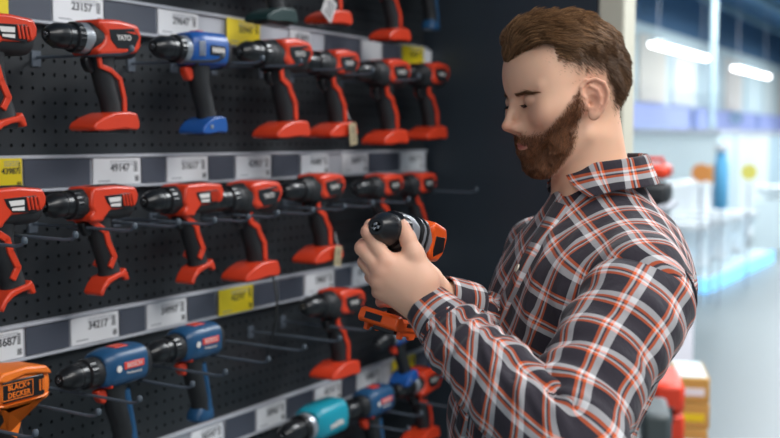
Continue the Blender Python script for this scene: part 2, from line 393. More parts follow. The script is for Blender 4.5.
        # inset badge
        for sy in (1, -1):
            yb = .0325
            if kind == 'fins':
                b = MB(); b.prism([(.012, .014), (-.050, .017), (-.056, .006), (-.050, -.010), (-.004, -.008), (.006, .002)][::-1], sy*yb-.001, sy*yb+.001); b.build('badge', BLKG, e, bevel=.0006)
                b = MB(); b.prism([(.004, .010), (-.026, .011), (-.026, .003), (.000, .002)][::-1], sy*yb-.0018, sy*yb+.0018); b.prism([(-.002, -.001), (-.026, .0), (-.026, -.006), (-.002, -.005)][::-1], sy*yb-.0018, sy*yb+.0018)
                b.build('badge_print', WHT if sy > 0 else WHT, e)
                b = MB()
                for k in range(4):
                    x = -.030-.0075*k; b.prism([(x, .015), (x-.004, .015), (x-.008, -.006), (x-.004, -.006)][::-1], sy*yb-.003, sy*yb+.003)
                b.build('cooling_fin', shell, e, bevel=.001)
            elif kind == 'held':
                b = MB(); b.prism([(-.024, .012), (-.062, .014), (-.068, -.010), (-.032, -.022), (-.026, -.012)][::-1], sy*yb-.001, sy*yb+.001); b.build('badge', BLKG, e, bevel=.0006)
                text('YATO', .007, WHT, e, SIDE(-.047, -.002, yb+.0012, sy), 'lettering', .0002)
            else:
                b = MB(); b.prism([(.008, .016), (-.050, .022), (-.064, .008), (-.050, -.013), (-.010, -.015), (.006, .0)][::-1], sy*yb-.001, sy*yb+.001); b.build('badge', BLKG, e, bevel=.0006)
                text('YATO', .0125, WHT, e, SIDE(-.026, .004, yb+.0012, sy, 3), 'lettering', .0003, bold=.0003)
                b = MB(); b.prism([(-.030, .0150), (-.052, .0160), (-.056, .0125), (-.050, .0125)][::-1], sy*yb-.0018, sy*yb+.0018); b.build('badge_flash', shell, e)
    elif kind in ('bosch', 'blue', 'makita', 'bd', 'green'):
        b = MB()
        if kind == 'bd':
            b.cur = 0; b.prism([(.036, .022), (.026, .034), (-.02, .037), (-.062, .032), (-.076, .016), (-.050, .020), (-.02, .024), (.02, .016)][::-1], -.0315, .0315)
            b.prism([(.038, -.012), (.020, -.018), (-.03, -.018), (-.070, -.012), (-.060, -.022), (-.026, -.028), (.010, -.032), (.014, -.060), (.004, -.066), (-.002, -.05), (.024, -.028), (.036, -.024)], -.0315, .0315)
            b.build('side_shell', shell, e, bevel=.004)
            for sy in (1, -1):
                b = MB(); b.box((-.056, sy*.0300-.002, -.014), (.026, sy*.0300+.002, .020)); b.build('badge', BLKG, e, bevel=.002)
                text('BLACK+\nDECKER', .012, shell, e, SIDE(-.004, .003, .0325, sy), 'lettering', .0003, bold=.0002)
                b = MB()
                x0, x1, z0, z1 = -.036, .029, -.010, .016
                for q in ((x0+.004, x1, z1-.0012, z1), (x0+.004, x1, z0, z0+.0012), (x0+.004, x0+.0052, z0, z1), (x1-.0012, x1, z0, z1)): b.box((q[0], sy*.0322-.0005, q[2]), (q[1], sy*.0322+.0005, q[3]))
                b.build('logo_frame', shell, e, smooth=False)
                b = MB()
                for k in (0, 1): b.tube([(-.046-.006*k, sy*.0322, -.006), (-.046-.006*k, sy*.0322, .012)], .0016)
                b.build('vent', shell, e)
        else:
            b.rings([sec(x, 0, z, hy, hz, 3.2) for x, z, hy, hz in ((-.060, .004, .030, .030), (-.056, .004, .0335, .033), (.010, .003, .0335, .0335), (.034, .002, .030, .030), (.038, .002, .026, .027))])
            b.build('side_shell', shell, e)
            b = MB(); b.rings([sec(x, 0, 0, hy, hy*1.05, 2.6) for x, hy in ((-.082, .010), (-.080, .020), (-.074, .027), (-.056, .0315), (-.052, .0315))]); b.build('motor_cap', BLK, e)
            for sy in (1, -1):
                if kind == 'bosch':
                    b = MB(); b.box((-.046, sy*.0335-.0012, .001), (.002, sy*.0335+.0012, .013)); b.build('badge', PINK, e, bevel=.0006)
                    text('BOSCH', .011, WHT, e, SIDE(-.022, .007, .0349, sy), 'lettering', .0002, sx=1.0)
                    text('Professional', .0075, WHT, e, SIDE(-.022, -.006, .0339, sy), 'lettering', .0002)
                    b = MB(); b.lathe([(-.0006, .006), (.0006, .006)], Matrix.Translation((.014, sy*.0338, .004)) @ Matrix.Rotation(R(90), 4, 'Z'), 16); b.build('emblem', WHT, e)
                elif kind == 'makita':
                    text('makita', .017, WHT, e, SIDE(-.016, -.002, .0339, sy, 4), 'lettering', .0003, bold=.0006)
                elif kind == 'blue':
                    b = MB(); b.box((-.046, sy*.0335-.0012, -.008), (-.002, sy*.0335+.0012, .010)); b.build('badge', BLKG, e, bevel=.0006)
                    b = MB()
                    for k in range(5): b.box((-.041+k*.0075, sy*.035-.0006, -.003), (-.036+k*.0075, sy*.035+.0006, .006))
                    b.build('badge_print', WHT, e)
            if kind == 'bosch':
                b = MB(); b.rings([sec(x, 0, z, hx, hy, 2.3, 16, 'z') for x, z, hx, hy in ((-.020, -.040, .014, .0185), (-.030, -.075, .010, .0182), (-.037, -.110, .010, .018), (-.036, -.13, .016, .019), (-.034, -.138, .022, .0195))]); b.build('grip_back', shell, e)
                b = MB(); b.box((-.030, -.012, .0345), (.0, .012, .0375)); b.build('gear_switch', RED, e, bevel=.001)
            if kind == 'blue':
                b = MB()
                for k in range(3): b.box((.012+.006*k, -.0345, -.012), (.015+.006*k, .0345, .016))
                b.build('front_vent', SIL, e, bevel=.001)
                b = MB(); b.box((-.010, -.010, .034), (.006, .010, .038)); b.build('gear_switch', RED, e, bevel=.001)
    # battery foot
    zf = -.018-gl
    if kind == 'fins' :
        b = MB(); b.prism([(-.054, zf+.008), (-.048, zf+.018), (-.040, zf+.012), (-.030, zf+.010), (-.006, zf+.004), (.006, zf-.008), (.014, zf-.022), (.008, zf-.028), (.000, zf-.014), (-.012, zf-.006), (-.030, zf+.000), (-.044, zf+.002), (-.050, zf-.006), (-.058, zf-.004)], -.022, .022)
        b.build('battery_dock', shell, e, bevel=.003)
        b = MB(); b.box((-.044, -.016, zf-.008), (-.012, .016, zf+.002)); b.build('contact_block', BLKG, e, bevel=.001)
    elif kind == 'held':
        b = MB(); b.prism([(-.048, zf+.002), (-.044, zf+.012), (-.030, zf+.009), (.014, zf+.008), (.024, zf+.014), (.034, zf+.011), (.036, zf-.002), (.030, zf-.006), (-.034, zf-.006), (-.038, zf-.012), (-.046, zf-.010)], -.029, .029)
        b.build('battery_dock', shell, e, bevel=.0025)
        b = MB()
        for sy in (-1, 1):
            b.prism([(-.034, zf-.004), (-.034, zf-.015), (-.020, zf-.017), (-.014, zf-.012), (.002, zf-.012), (.006, zf-.017), (.014, zf-.016), (.016, zf-.004)], sy*.0245-.0025, sy*.0245+.0025)
        b.build('dock_rail', shell, e, bevel=.001)
        b = MB(); b.prism([(.0355, zf+.0085), (.0365, zf+.0085), (.0375, zf+.000), (.0365, zf+.000)], -.018, .006); b.build('dock_slot', BLKG, e)
        for sy in (-1, 1): MB().box((-.020, sy*.0292-.0006, zf+.001), (.004, sy*.0292+.0006, zf+.006)).build('dock_slot', BLKG, e)
        b = MB(); b.box((-.026, -.016, zf-.013), (.010, .016, zf-.004)); b.build('contact_block', BLKG, e, bevel=.001)
    elif kind == 'bosch':
        b = MB(); b.rings([sec(-.028, 0, z, hx, hy, 3, 20, 'z') for z, hx, hy in ((zf+.008, .018, .016), (zf-.002, .026, .020), (zf-.014, .028, .021), (zf-.018, .025, .019))]); b.build('battery_dock', shell, e)
    else:
        kx = .66 if kind == 'blue' else 1; xo = -.012 if kind == 'blue' else 0
        b = MB(); b.prism([(xo+kx*q, w) for q, w in [(-.064, zf-.002), (-.058, zf+.012), (-.040, zf+.014), (-.006, zf+.012), (.020, zf+.004), (.040, zf-.006), (.046, zf-.014), (.042, zf-.020), (.010, zf-.020), (-.030, zf-.016), (-.058, zf-.018), (-.066, zf-.012)]], -.031, .031)
        b.build('battery_dock', BLUE if kind == 'blue' else shell, e, bevel=.005, seg=3)
        b = MB(); b.box((xo-.050*kx, -.020, zf-.023), (xo+.026*kx, .020, zf-.017)); b.build('contact_block', BLKG, e, bevel=.001)
        if kind == 'blue':
            b = MB(); b.lathe([(-.001, .004), (.001, .004)], Matrix.Translation((-.006, .0318, zf-.006)) @ Matrix.Rotation(R(90), 4, 'Z'), 12); b.build('screw', SIL, e)
    return e
protos = {}
def place(kind, px, py, label, sc=1.0, n=-1.375, tilt=0, yaw=0, cat='drill'):
    first = kind not in protos
    if first: protos[kind] = drill(kind); o = protos[kind]
    else: o = copy_tree(protos[kind])
    s, z = onwall(px, py, n)
    o.matrix_world = Matrix.Translation(W(s, n, z)) @ Matrix.Rotation(WROT+R(yaw), 4, 'Z') @ Matrix.Rotation(R(tilt), 4, 'Y') @ Matrix.Scale(sc, 4)
    tag(o, label, cat, 'cordless drills on the pegboard'); return o
G = 'hanging on the pegboard'
place('green', 268, -52, 'dark green drill cut off by the photo top, left of the hanging tag', 1.0)
d_tag0 = place('yato', 326, -45, 'red drill cut off at the top, its base behind a paper tag', 1.0)
place('yato', 388, -22, 'red drill cut off at the top above the sixth drill of the top row', 1.0)
place('bosch', 426, -30, 'blue and red drill cut off at the top right corner of pegboard', 1.0)
place('fins', -14, 34, 'red finned drill cut by left photo edge in the upper row', 1.0)
place('silver', 99, 40, 'red drill with silver gearbox in the upper row, left of the blue drill', 1.0)
place('blue', 196, 51, 'bright blue drill with silver gearbox and red trigger in the upper row', 1.02)
place('yato', 278, 56, 'red and black drill right next to the bright blue drill, upper row', 1.12)
d_tag1 = place('yato', 330, 65, 'red drill with a paper tag at its foot in the upper row', 1.06)
place('yato', 383, 74, 'second red drill from the right end of the upper row', 1.12)
place('yato', 425, 76, 'small looking red drill at the far right end of the upper row', 1.08)
place('fins', -4, 207, 'red finned drill beside yellow card, leftmost of the middle row', 1.0)
place('fins', 96, 203, 'red finned drill below the card printed 49147', .98)
place('fins', 187, 199, 'red finned drill below the card printed 51617', 1.0)
d_b3 = place('yato', 247, 198, 'red and black drill below the card printed 42957', 1.08)
d_tag2 = place('yato', 315, 189, 'red drill with a paper tag at its foot in the middle row', 1.06)
place('yato', 379, 187, 'red drill right above the drill the person holds', .98)
place('yato', 414, 185, 'red drill at the far right end of the middle row', .98)
place('bd', 3, 390, 'orange and black drill at the bottom left corner of the pegboard', 1.0)
place('bosch', 111, 368, 'navy blue drill with red trigger, nearest to the orange drill', 1.02)
place('bosch', 190, 344, 'navy blue drill with red trigger, left of the empty hooks', 1.0)
place('yato', 335, 304, 'red and black drill right of the empty hooks, below middle row', 1.1, tilt=-4)
place('makita', 318, 422, 'teal drill with white lettering in the lowest row', 1.2)
place('bosch', 370, 403, 'navy blue drill in the lowest row between teal and red drills', 1.05)
place('silver', 418, 382, 'red drill with silver gearbox at right end of the lowest row', 1.05)
place('blue', 397, 333, 'blue drill behind the red dock of the held drill', .9, tilt=8)
place('blue', 436, 325, 'blue drill at the right end under the held drill', .9)
m_tagp = mat('paper_tag', 'a89878', .7, vary=.2, bscale=400)
def ptag(px, py, n, label, w=.03, h=.05, rz=10, m=None):
    s, z = onwall(px, py, n)
    o = MB().box((-w/2, -.0006, -h/2), (w/2, .0006, h/2)).build('paper_tag', m or m_tagp)
    b = MB()
    for k in range(5): b.box((-w*.35, .0006, -h*.35+k*h*.15), (w*.3-.003*(k % 3), .0009, -h*.35+k*h*.15+h*.05))
    b.build('print', m_ink, o, smooth=False)
    b = MB(); b.tube([(0, 0, h/2-.004), (.004, -.006, h/2+.015), (.0, -.012, h/2+.03)], .0006, 6); b.build('string', m_white, o)
    o.matrix_world = Matrix.Translation(W(s, n, z)) @ Matrix.Rotation(WROT, 4, 'Z') @ Matrix.Rotation(R(rz), 4, 'Y')
    tag(o, label, 'tag', 'paper tags on drills')
ptag(353, 134, -1.335, 'small brown paper tag at the foot of an upper row drill', rz=8)
ptag(338, 256, -1.335, 'small brown paper tag at the foot of a middle row drill', .028, .045, rz=-8)
ptag(329, 8, -1.325, 'white and red paper tag hanging at the photo top', .045, .05, rz=-30, m=mat('tag_pale', 'b8b4b4', .6))
# hanging cable
pts = []
for t in np.linspace(0, 1, 14):
    s, z = onwall(277-4*math.sin(t*3), 278+82*t, PW+.10); pts.append(W(s, PW+.09+.02*math.sin(t*4), z))
tag(MB().tube([W(onwall(277, 268, PW+.02)[0]-.0, PW+.018, pts[0].z+.01)]+pts, .0028, 8).build('hanging_cable', BLK), 'black security cable hanging down over third rail beside empty hooks', 'cable')
# ------------------------------------------------------------------ the person
def vcol_mat(name, rough, sss=0, bump=0, bscale=300, spec=.4, sheen=0):
    m = mat(name, 'ffffff', rough, 0, bump, bscale, spec=spec, sss=sss); nt = m.node_tree; b = nt.nodes['Principled BSDF']
    a = nt.nodes.new('ShaderNodeVertexColor'); a.layer_name = 'Col'; nt.links.new(a.outputs['Color'], b.inputs['Base Color'])
    if sheen: b.inputs['Sheen Weight'].default_value = sheen
    return m
m_skin = vcol_mat('skin', .48, sss=.22, bump=.10, bscale=900)
m_hair = vcol_mat('hair', .42, spec=.35)
person = tag(empty('person', (P(600, 300, 1.57).x, 1.57, 0)), 'man in a dark plaid shirt looking down at the drill he holds', 'person')
def to_person(o): o.parent = person; o.matrix_parent_inverse = Matrix.Translation(person.location).inverted(); return o
# head frame -> world
YAW, TILT = R(17), R(9)
hf = Vector((-math.cos(YAW)*math.cos(TILT), -math.sin(YAW)*math.cos(TILT), -math.sin(TILT)))
hl = Vector((0, 0, 1)).cross(Vector((hf.x, hf.y, 0)).normalized()).normalized()
hu = hf.cross(hl).normalized()
HS = .01
earw = P(590, 103, 1.487)
HC = earw - hl*.074
HM = Matrix(((hf.x*HS, hl.x*HS, hu.x*HS, HC.x), (hf.y*HS, hl.y*HS, hu.y*HS, HC.y), (hf.z*HS, hl.z*HS, hu.z*HS, HC.z), (0, 0, 0, 1)))
HMn = np.array(HM)
def h2w(v): return v @ HMn[:3, :3].T + HMn[:3, 3]
def head_base(x, y, z):
    ay = np.abs(y)
    d = ell(x, y, z, (-.5, 0, 4.4), (9.1, 7.5, 8.2))
    d = smin(d, ell(x, y, z, (1.7, 0, 5.0), (5.9, 6.2, 6.3)), 1.5)
    d = smin(d, ell(x, y, z, (2.7, 0, -1.9), (5.1, 5.6, 7.2)), 2.0)
    d = smin(d, cone(x, ay, z, (.2, 4.6, -4.2), (5.0, 1.7, -7.8), 1.4, 1.7), 1.6)
    d = smin(d, ell(x, y, z, (4.7, 0, -7.7), (1.8, 2.2, 1.8)), 1.0)
    d = smin(d, ell(x, ay, z, (5.3, 4.2, -.9), (1.9, 1.7, 1.7)), 1.5)
    d = smin(d, cone(x, ay, z, (5.4, 5.0, -.3), (1.2, 6.3, 0), 1.2, 1.0), 2.2)
    d = smin(d, ell(x, ay, z, (3.2, 4.6, 1.6), (3.0, 2.1, 3.4)), 1.6)
    d = smin(d, ell(x, y, z, (5.6, 0, -4.8), (2.1, 2.8, 2.6)), 1.2)
    nb = cone(x, y, z, (-2.1, 0, -1), (-2.5, 0, -10), 5.4, 5.4)
    nb = smin(nb, cone(x, y, z, (-2.5, 0, -10), (-2.9, 0, -16), 5.4, 5.9), .5)
    nb = smin(nb, cone(x, ay, z, (-2.2, 4.2, -5), (3.0, 1.6, -15), .7, .7), 2.2)
    d = smin(d, nb, 1.6)
    return d
def head_sdf(x, y, z):
    ay = np.abs(y)
    d = head_base(x, y, z)
    d = smin(d, cone(x, ay, z, (6.95, .7, 3.0), (5.6, 4.8, 3.2), .95, .8), .8)
    d = ssub(d, ell(x, ay, z, (8.7, 3.1, 1.55), (1.5, 1.75, 1.15)), .8)
    d = smin(d, cone(x, y, z, (7.2, 0, 2.4), (9.3, 0, -1.5), .66, .72), .75)
    d = smin(d, ell(x, y, z, (9.3, 0, -1.7), (.88, .78, .72)), .4)
    d = smin(d, ell(x, ay, z, (8.1, 1.05, -2.0), (1.15, .66, .80)), .75)
    d = smin(d, cone(x, y, z, (9.0, 0, -2.3), (7.8, 0, -2.85), .38, .5), .35)
    d = ssub(d, ell(x, ay, z, (8.4, .6, -2.8), (.35, .2, .25)), .15)
    # eyelids: closed down over the eyeball
    d = smin(d, ell(x, ay, z, (6.3, 3.25, 1.5), (1.38, 1.6, 1.2)), .22)
    d = ssub(d, cone(x, ay, z, (7.5, 2.2, 1.02), (6.65, 4.35, .92), .10, .08), .12)   # lash line
    d = ssub(d, cone(x, ay, z, (7.75, 2.3, 2.15), (6.85, 4.1, 2.3), .10, .08), .25)    # lid crease
    d = smin(d, ell(x, y, z, (7.35, 0, -4.2), (.75, 1.9, .42)), .3)
    d = smin(d, ell(x, y, z, (7.1, 0, -5.05), (.80, 1.7, .48)), .3)
    d = ssub(d, cone(x, ay, z, (8.1, 0, -4.65), (6.5, 2.5, -4.83), .10, .10), .18)
    d = ssub(d, ell(x, y, z, (7.6, 0, -6.05), (.7, 1.6, .4)), .5)
    # ears
    ox = -.2-x                    # ear opens backwards
    yy = ay-7.05-.42*np.clip(ox+1.0, 0, 4)-.05*np.clip(z, 0, 4)
    e = ell(x, yy, z, (-.75, .0, .55), (1.45, .26, 2.45))
    e = smin(e, ell(x, yy, z, (-.25, .05, -1.75), (.72, .36, .75)), .3)
    hx = [(.5, .5), (1.0, 1.3), (.95, 2.3), (.2, 3.05), (-.9, 3.15), (-1.85, 2.45), (-2.25, 1.2), (-2.0, -.1), (-1.35, -1.2), (-.7, -1.9)]
    for i in range(len(hx)-1):
        a, b = hx[i], hx[i+1]
        e = smin(e, cone(x, yy, z, (a[0], .22, a[1]), (b[0], .22, b[1]), .27, .27), .12)
    ah = [(-.1, 2.3), (-.9, 1.7), (-1.25, .7), (-1.1, -.3), (-.5, -1.0)]
    for i in range(len(ah)-1):
        a, b = ah[i], ah[i+1]
        e = smin(e, cone(x, yy, z, (a[0], .22, a[1]), (b[0], .22, b[1]), .20, .20), .2)
    e = smin(e, ell(x, yy, z, (-.15, -.5, .3), (1.1, .9, 1.5)), .3)
    e = ssub(e, ell(x, yy, z, (-.25, .62, .25), (.72, .75, .95)), .2)
    e = ssub(e, ell(x, yy, z, (.05, .2, -.1), (.35, .9, .35)), .15)
    e = smin(e, ell(x, yy, z, (.62, .15, -.1), (.32, .35, .5)), .15)
    d = smin(d, e, .25)
    return d
V, Q = nets(head_sdf, (-10.2, -9.2, -15.5), (11.6, 9.2, 13.4), .17)
# skin colours
sk = np.array(lin('eab99b')); x, y, z = V[:, 0], V[:, 1], V[:, 2]; ay = np.abs(y)
C = np.tile(sk, (len(V), 1))
def tint(C, w, col): w = np.clip(w, 0, 1)[:, None]; return C*(1-w)+np.array(lin(col))*w
def blob(c, r): return np.exp(-(((x-c[0])/r[0])**2+((ay-c[1])/r[1])**2+((z-c[2])/r[2])**2))
C = tint(C, .55*blob((9.5, 0, -1.9), (1.4, 1.6, 1.1)), 'd08066')
C = tint(C, .40*blob((6.0, 4.6, -1.0), (2.2, 2.2, 1.8)), 'd48a70')
C = tint(C, .50*blob((-.9, 8, .8), (2.5, 1.5, 3.2))*(ay > 6.6), 'd4846c')
C = tint(C, .45*blob((7.1, 3.2, 1.5), (1.2, 1.8, 1.3)), 'b57a62')
C = tint(C, .85*np.clip(1.6-np.sqrt(((z+4.68)/.55)**2+(y/1.9)**2), 0, 1)*(x > 6.8), 'b9605a')
def topF(x, y, z): return z-(7.0+.36*np.clip(np.abs(y)-.5, 0, 4.5))
def hair_w(x, y, z):
    """how far a scalp point lies inside the hair area (cm, >0 inside)"""
    zs = np.interp(x, [-9, -5, -2.9, 1.0, 3.0, 5.0], [-4.2, -3.6, 1.2, 2.2, 3.6, 6.0])
    return np.maximum(topF(x, y, z), np.minimum((4.9-x+.15*(z-5))*1.6, z-zs))
def beard_w(x, y, z):
    """inside the beard area (cm)"""
    up = np.interp(x, [.5, 1.6, 2.9, 5.0, 6.2, 7.2, 9], [3.2, 2.2, .9, -1.4, -2.8, -2.8, -2.8])-z
    bk = x-np.interp(-z, [1, 3, 6.5, 10], [.7, 1.2, 2.2, 5.0])
    return np.minimum(np.minimum(up, bk*1.4), z+11.0)
hw_, bw_ = hair_w(x, y, z), beard_w(x, y, z)
ear = (ay > 6.9) & (x < 1.4) & (x > -3.2) & (z < 3.6) & (z > -3.2) & (head_base(x, y, z) > .12)
notear = ~ear
lips = (np.sqrt(((z+4.68)/.75)**2+(y/2.1)**2) < 1) & (x > 6.3)
C = tint(C, .85*sstep(-.3, 6.8, hw_)**1.3*notear, '4a3626')
C = tint(C, .55*sstep(-.5, 1.2, bw_)*notear*(~lips), '7a4a34')
body_parts = [(h2w(V), Q, C)]
# ---- hair strands
def gradn(f, p, e=.05):
    g = np.stack([f(*(p+np.eye(3)[i]*e).T)-f(*(p-np.eye(3)[i]*e).T) for i in range(3)], 1)
    return g/(np.linalg.norm(g, axis=1, keepdims=True)+1e-9)
tri = np.concatenate([Q[:, [0, 1, 2]], Q[:, [0, 2, 3]]]); ta = np.linalg.norm(np.cross(V[tri[:, 1]]-V[tri[:, 0]], V[tri[:, 2]]-V[tri[:, 0]]), axis=1)
def roots(n, maskf):
    w = ta*maskf(V[tri].mean(1)); w = w/w.sum(); t = RNG.choice(len(tri), n, p=w); r1 = np.sqrt(RNG.random(n))[:, None]; r2 = RNG.random(n)[:, None]
    return V[tri[t, 0]]*(1-r1)+V[tri[t, 1]]*r1*(1-r2)+V[tri[t, 2]]*r1*r2
def noise3(p, s, seed=0):
    r = np.random.default_rng(seed); out = np.zeros_like(p)
    for k in range(6):
        w = r.normal(size=(3, 3))*s; ph = r.random(3)*6.28; out += np.sin(p @ w+ph)
    return out/2.4
def strands(root, dirf, length, nseg, lift, f=head_base, wob=.25, curl=0):
    """grow strands over the surface; length per strand (cm)"""
    p = root.copy(); pts = [p.copy()]; n0 = gradn(f, p); st = (length/nseg)[:, None]
    for k in range(nseg):
        t = (k+1)/nseg
        g = gradn(f, p); d = dirf(p, t); d = d-g*(d*g).sum(1, keepdims=True)*.9; d /= np.linalg.norm(d, axis=1, keepdims=True)+1e-9
        v = d*(1-lift(t, root)[:, None])+g*lift(t, root)[:, None]+noise3(root, 1.7, 3)*wob+noise3(p*(1+curl)+root*.5, 6.0, 5)*wob*.45
        v /= np.linalg.norm(v, axis=1, keepdims=True)+1e-9
        p = p+v*st; dd = f(*p.T)[:, None]; p = np.where(dd < .08, p+gradn(f, p)*(.08-dd), p); pts.append(p.copy())
    return np.stack(pts, 1)
def strand_mesh(name, PT, r, col, m=m_hair, tf=h2w):
    n, k, _ = PT.shape; Pw = tf(PT.reshape(-1, 3)).reshape(n, k, 3)
    t = np.gradient(Pw, axis=1); t /= np.linalg.norm(t, axis=2, keepdims=True)+1e-9
    a = np.cross(t, np.array([.3, .8, .52])); a /= np.linalg.norm(a, axis=2, keepdims=True)+1e-9; b = np.cross(t, a)
    rr = r[:, None]*np.linspace(1, .35, k)[None, :]
    vs = []
    for j in range(3):
        an = 2*math.pi*j/3; vs.append(Pw+(a*math.cos(an)+b*math.sin(an))*rr[:, :, None])
    VV = np.stack(vs, 2).reshape(-1, 3)          # n,k,3verts
    base = (np.arange(n)[:, None, None]*k+np.arange(k-1)[None, :, None])*3
    j0 = np.array([0, 1, 2])[None, None, :]; j1 = np.array([1, 2, 0])[None, None, :]
    q = np.stack([base+j0, base+j1, base+3+j1, base+3+j0], -1).reshape(-1, 4)
    cc = np.repeat(col, k*3, axis=0)
    return to_person(mesh_np(name, VV, q, m, attrs={'Col': cc}))
def hcol(n, a, b, jit=.25):
    t = RNG.random(n)[:, None]; c = np.array(lin(a))*(1-t)+np.array(lin(b))*t; return c*(1+(RNG.random((n, 1))-.5)*jit*2)
def isear(p): return (np.abs(p[:, 1]) > 6.9) & (p[:, 0] < 1.5) & (p[:, 0] > -3.4) & (p[:, 2] < 3.7) & (head_base(*p.T) > .12)
# top: long, swept up and back from the forehead
def mtop(p):
    x, y, z = p.T
    return np.where(x > 3.6, sstep(-.05, .4, topF(x, y, z)), sstep(5.8, 7.8, z)**1.5)*(hair_w(x, y, z) > 0)*(~isear(p))*(z > 5)
rt = roots(22000, mtop)
def dtop(p, t):
    d = np.zeros_like(p); fr = sstep(4, 7.5, p[:, 0])
    d[:, 0] = -1.0+1.1*fr*(1-t); d[:, 1] = .35*np.sign(p[:, 1])*sstep(2, 6, np.abs(p[:, 1]))+.35; d[:, 2] = -.35+.55*fr
    return d
Lt = 1.9+1.9*sstep(-6, 7, rt[:, 0]); Lt = Lt*(.35+.65*sstep(6, 9.5, rt[:, 2]))*RNG.uniform(.75, 1.1, len(rt))
lift_top = lambda t, r: np.clip((.45+.40*sstep(2, 7, r[:, 0]))*(1-t*1.0)*(.5+.5*sstep(6.5, 9.5, r[:, 2])), -.1, 1)
S1_ = strands(rt, dtop, Lt, 7, lift_top, wob=.15)
strand_mesh('hair', S1_, np.full(len(rt), .00040), hcol(len(rt), '573c29', '9c7550'))
# sides: short fade
msid = lambda p: (sstep(.2, 7.5, hair_w(*p.T))**1.8+.02)*(hair_w(*p.T) > .0) * (~isear(p))*(p[:, 2] < 8.5)*((p[:, 0] < 4.9) | (p[:, 2] < 7))
rs_ = roots(17000, msid)
def dsid(p, t):
    d = np.zeros_like(p); d[:, 0] = -.6; d[:, 2] = -1.0; return d
Ls = .18+.95*sstep(.5, 5.5, hair_w(*rs_.T)); Ls *= RNG.uniform(.8, 1.2, len(rs_))
strand_mesh('hair_fade', strands(rs_, dsid, Ls, 3, lambda t, r: np.full(len(r), .38), wob=.15), .00020+.00018*sstep(1, 5, hair_w(*rs_.T)), hcol(len(rs_), '4e3828', '7d5d42'))
# beard
notlip = lambda p: ~((np.sqrt(((p[:, 2]+4.7)/.60)**2+(p[:, 1]/2.0)**2) < 1) & (p[:, 0] > 6.1))
mb_ = lambda p: sstep(-.15, 2.0, beard_w(*p.T))*notlip(p)*(~isear(p))
rb = roots(21000, mb_)
def dbe(p, t):
    d = np.zeros_like(p); d[:, 2] = -1; d[:, 0] = .42; d[:, 1] = -.12*np.sign(p[:, 1]); return d
Lb = (.35+.60*sstep(0, 4.5, beard_w(*rb.T))*sstep(-2, 5, rb[:, 0]))*RNG.uniform(.7, 1.15, len(rb))
Lb = np.where((rb[:, 2] > -5.0) & (rb[:, 0] > 6.6), .5, Lb)
strand_mesh('beard', strands(rb, dbe, Lb, 4, lambda t, r: np.full(len(r), .42), f=head_base, wob=.26), np.full(len(rb), .00027), hcol(len(rb), '5c3a26', 'a06a48', .35))
# brows and lashes
for sy in (1, -1):
    n = 380; u = RNG.random(n); px = 7.7-1.9*u**1.3-.0*u; py = (1.2+3.6*u)*sy; pz = 2.75+.45*np.sin(u*2.6)-.3*u+RNG.normal(0, .13, n)*(1-.5*u)
    root = np.stack([px, py, pz], 1)
    for _ in range(6): root -= gradn(head_sdf, root)*head_sdf(*root.T)[:, None]
    db = lambda p, t, sy=sy: np.tile(np.array([-.6, sy*1.0, .25-.5*t]), (len(p), 1))
    strand_mesh('eyebrow', strands(root, db, RNG.uniform(.5, .85, n), 3, lambda t, r: np.full(len(r), .22), f=head_sdf, wob=.12), np.full(n, .00019), hcol(n, '5a3c28', '86603f'))
    n = 110; u = np.linspace(0, 1, n); root = np.stack([7.7-.95*u**1.5, (2.0+2.5*u)*sy, 1.04-.10*u], 1)
    for _ in range(6): root -= gradn(head_sdf, root)*head_sdf(*root.T)[:, None]
    dl = lambda p, t, sy=sy: np.tile(np.array([.9, sy*.45, -.75+.9*t]), (len(p), 1))
    strand_mesh('eyelashes', strands(root, dl, RNG.uniform(.55, .8, n), 4, lambda t, r: np.full(len(r), .75), f=head_sdf, wob=.05), np.full(n, .00026), hcol(n, '1c120e', '2a1c14'))
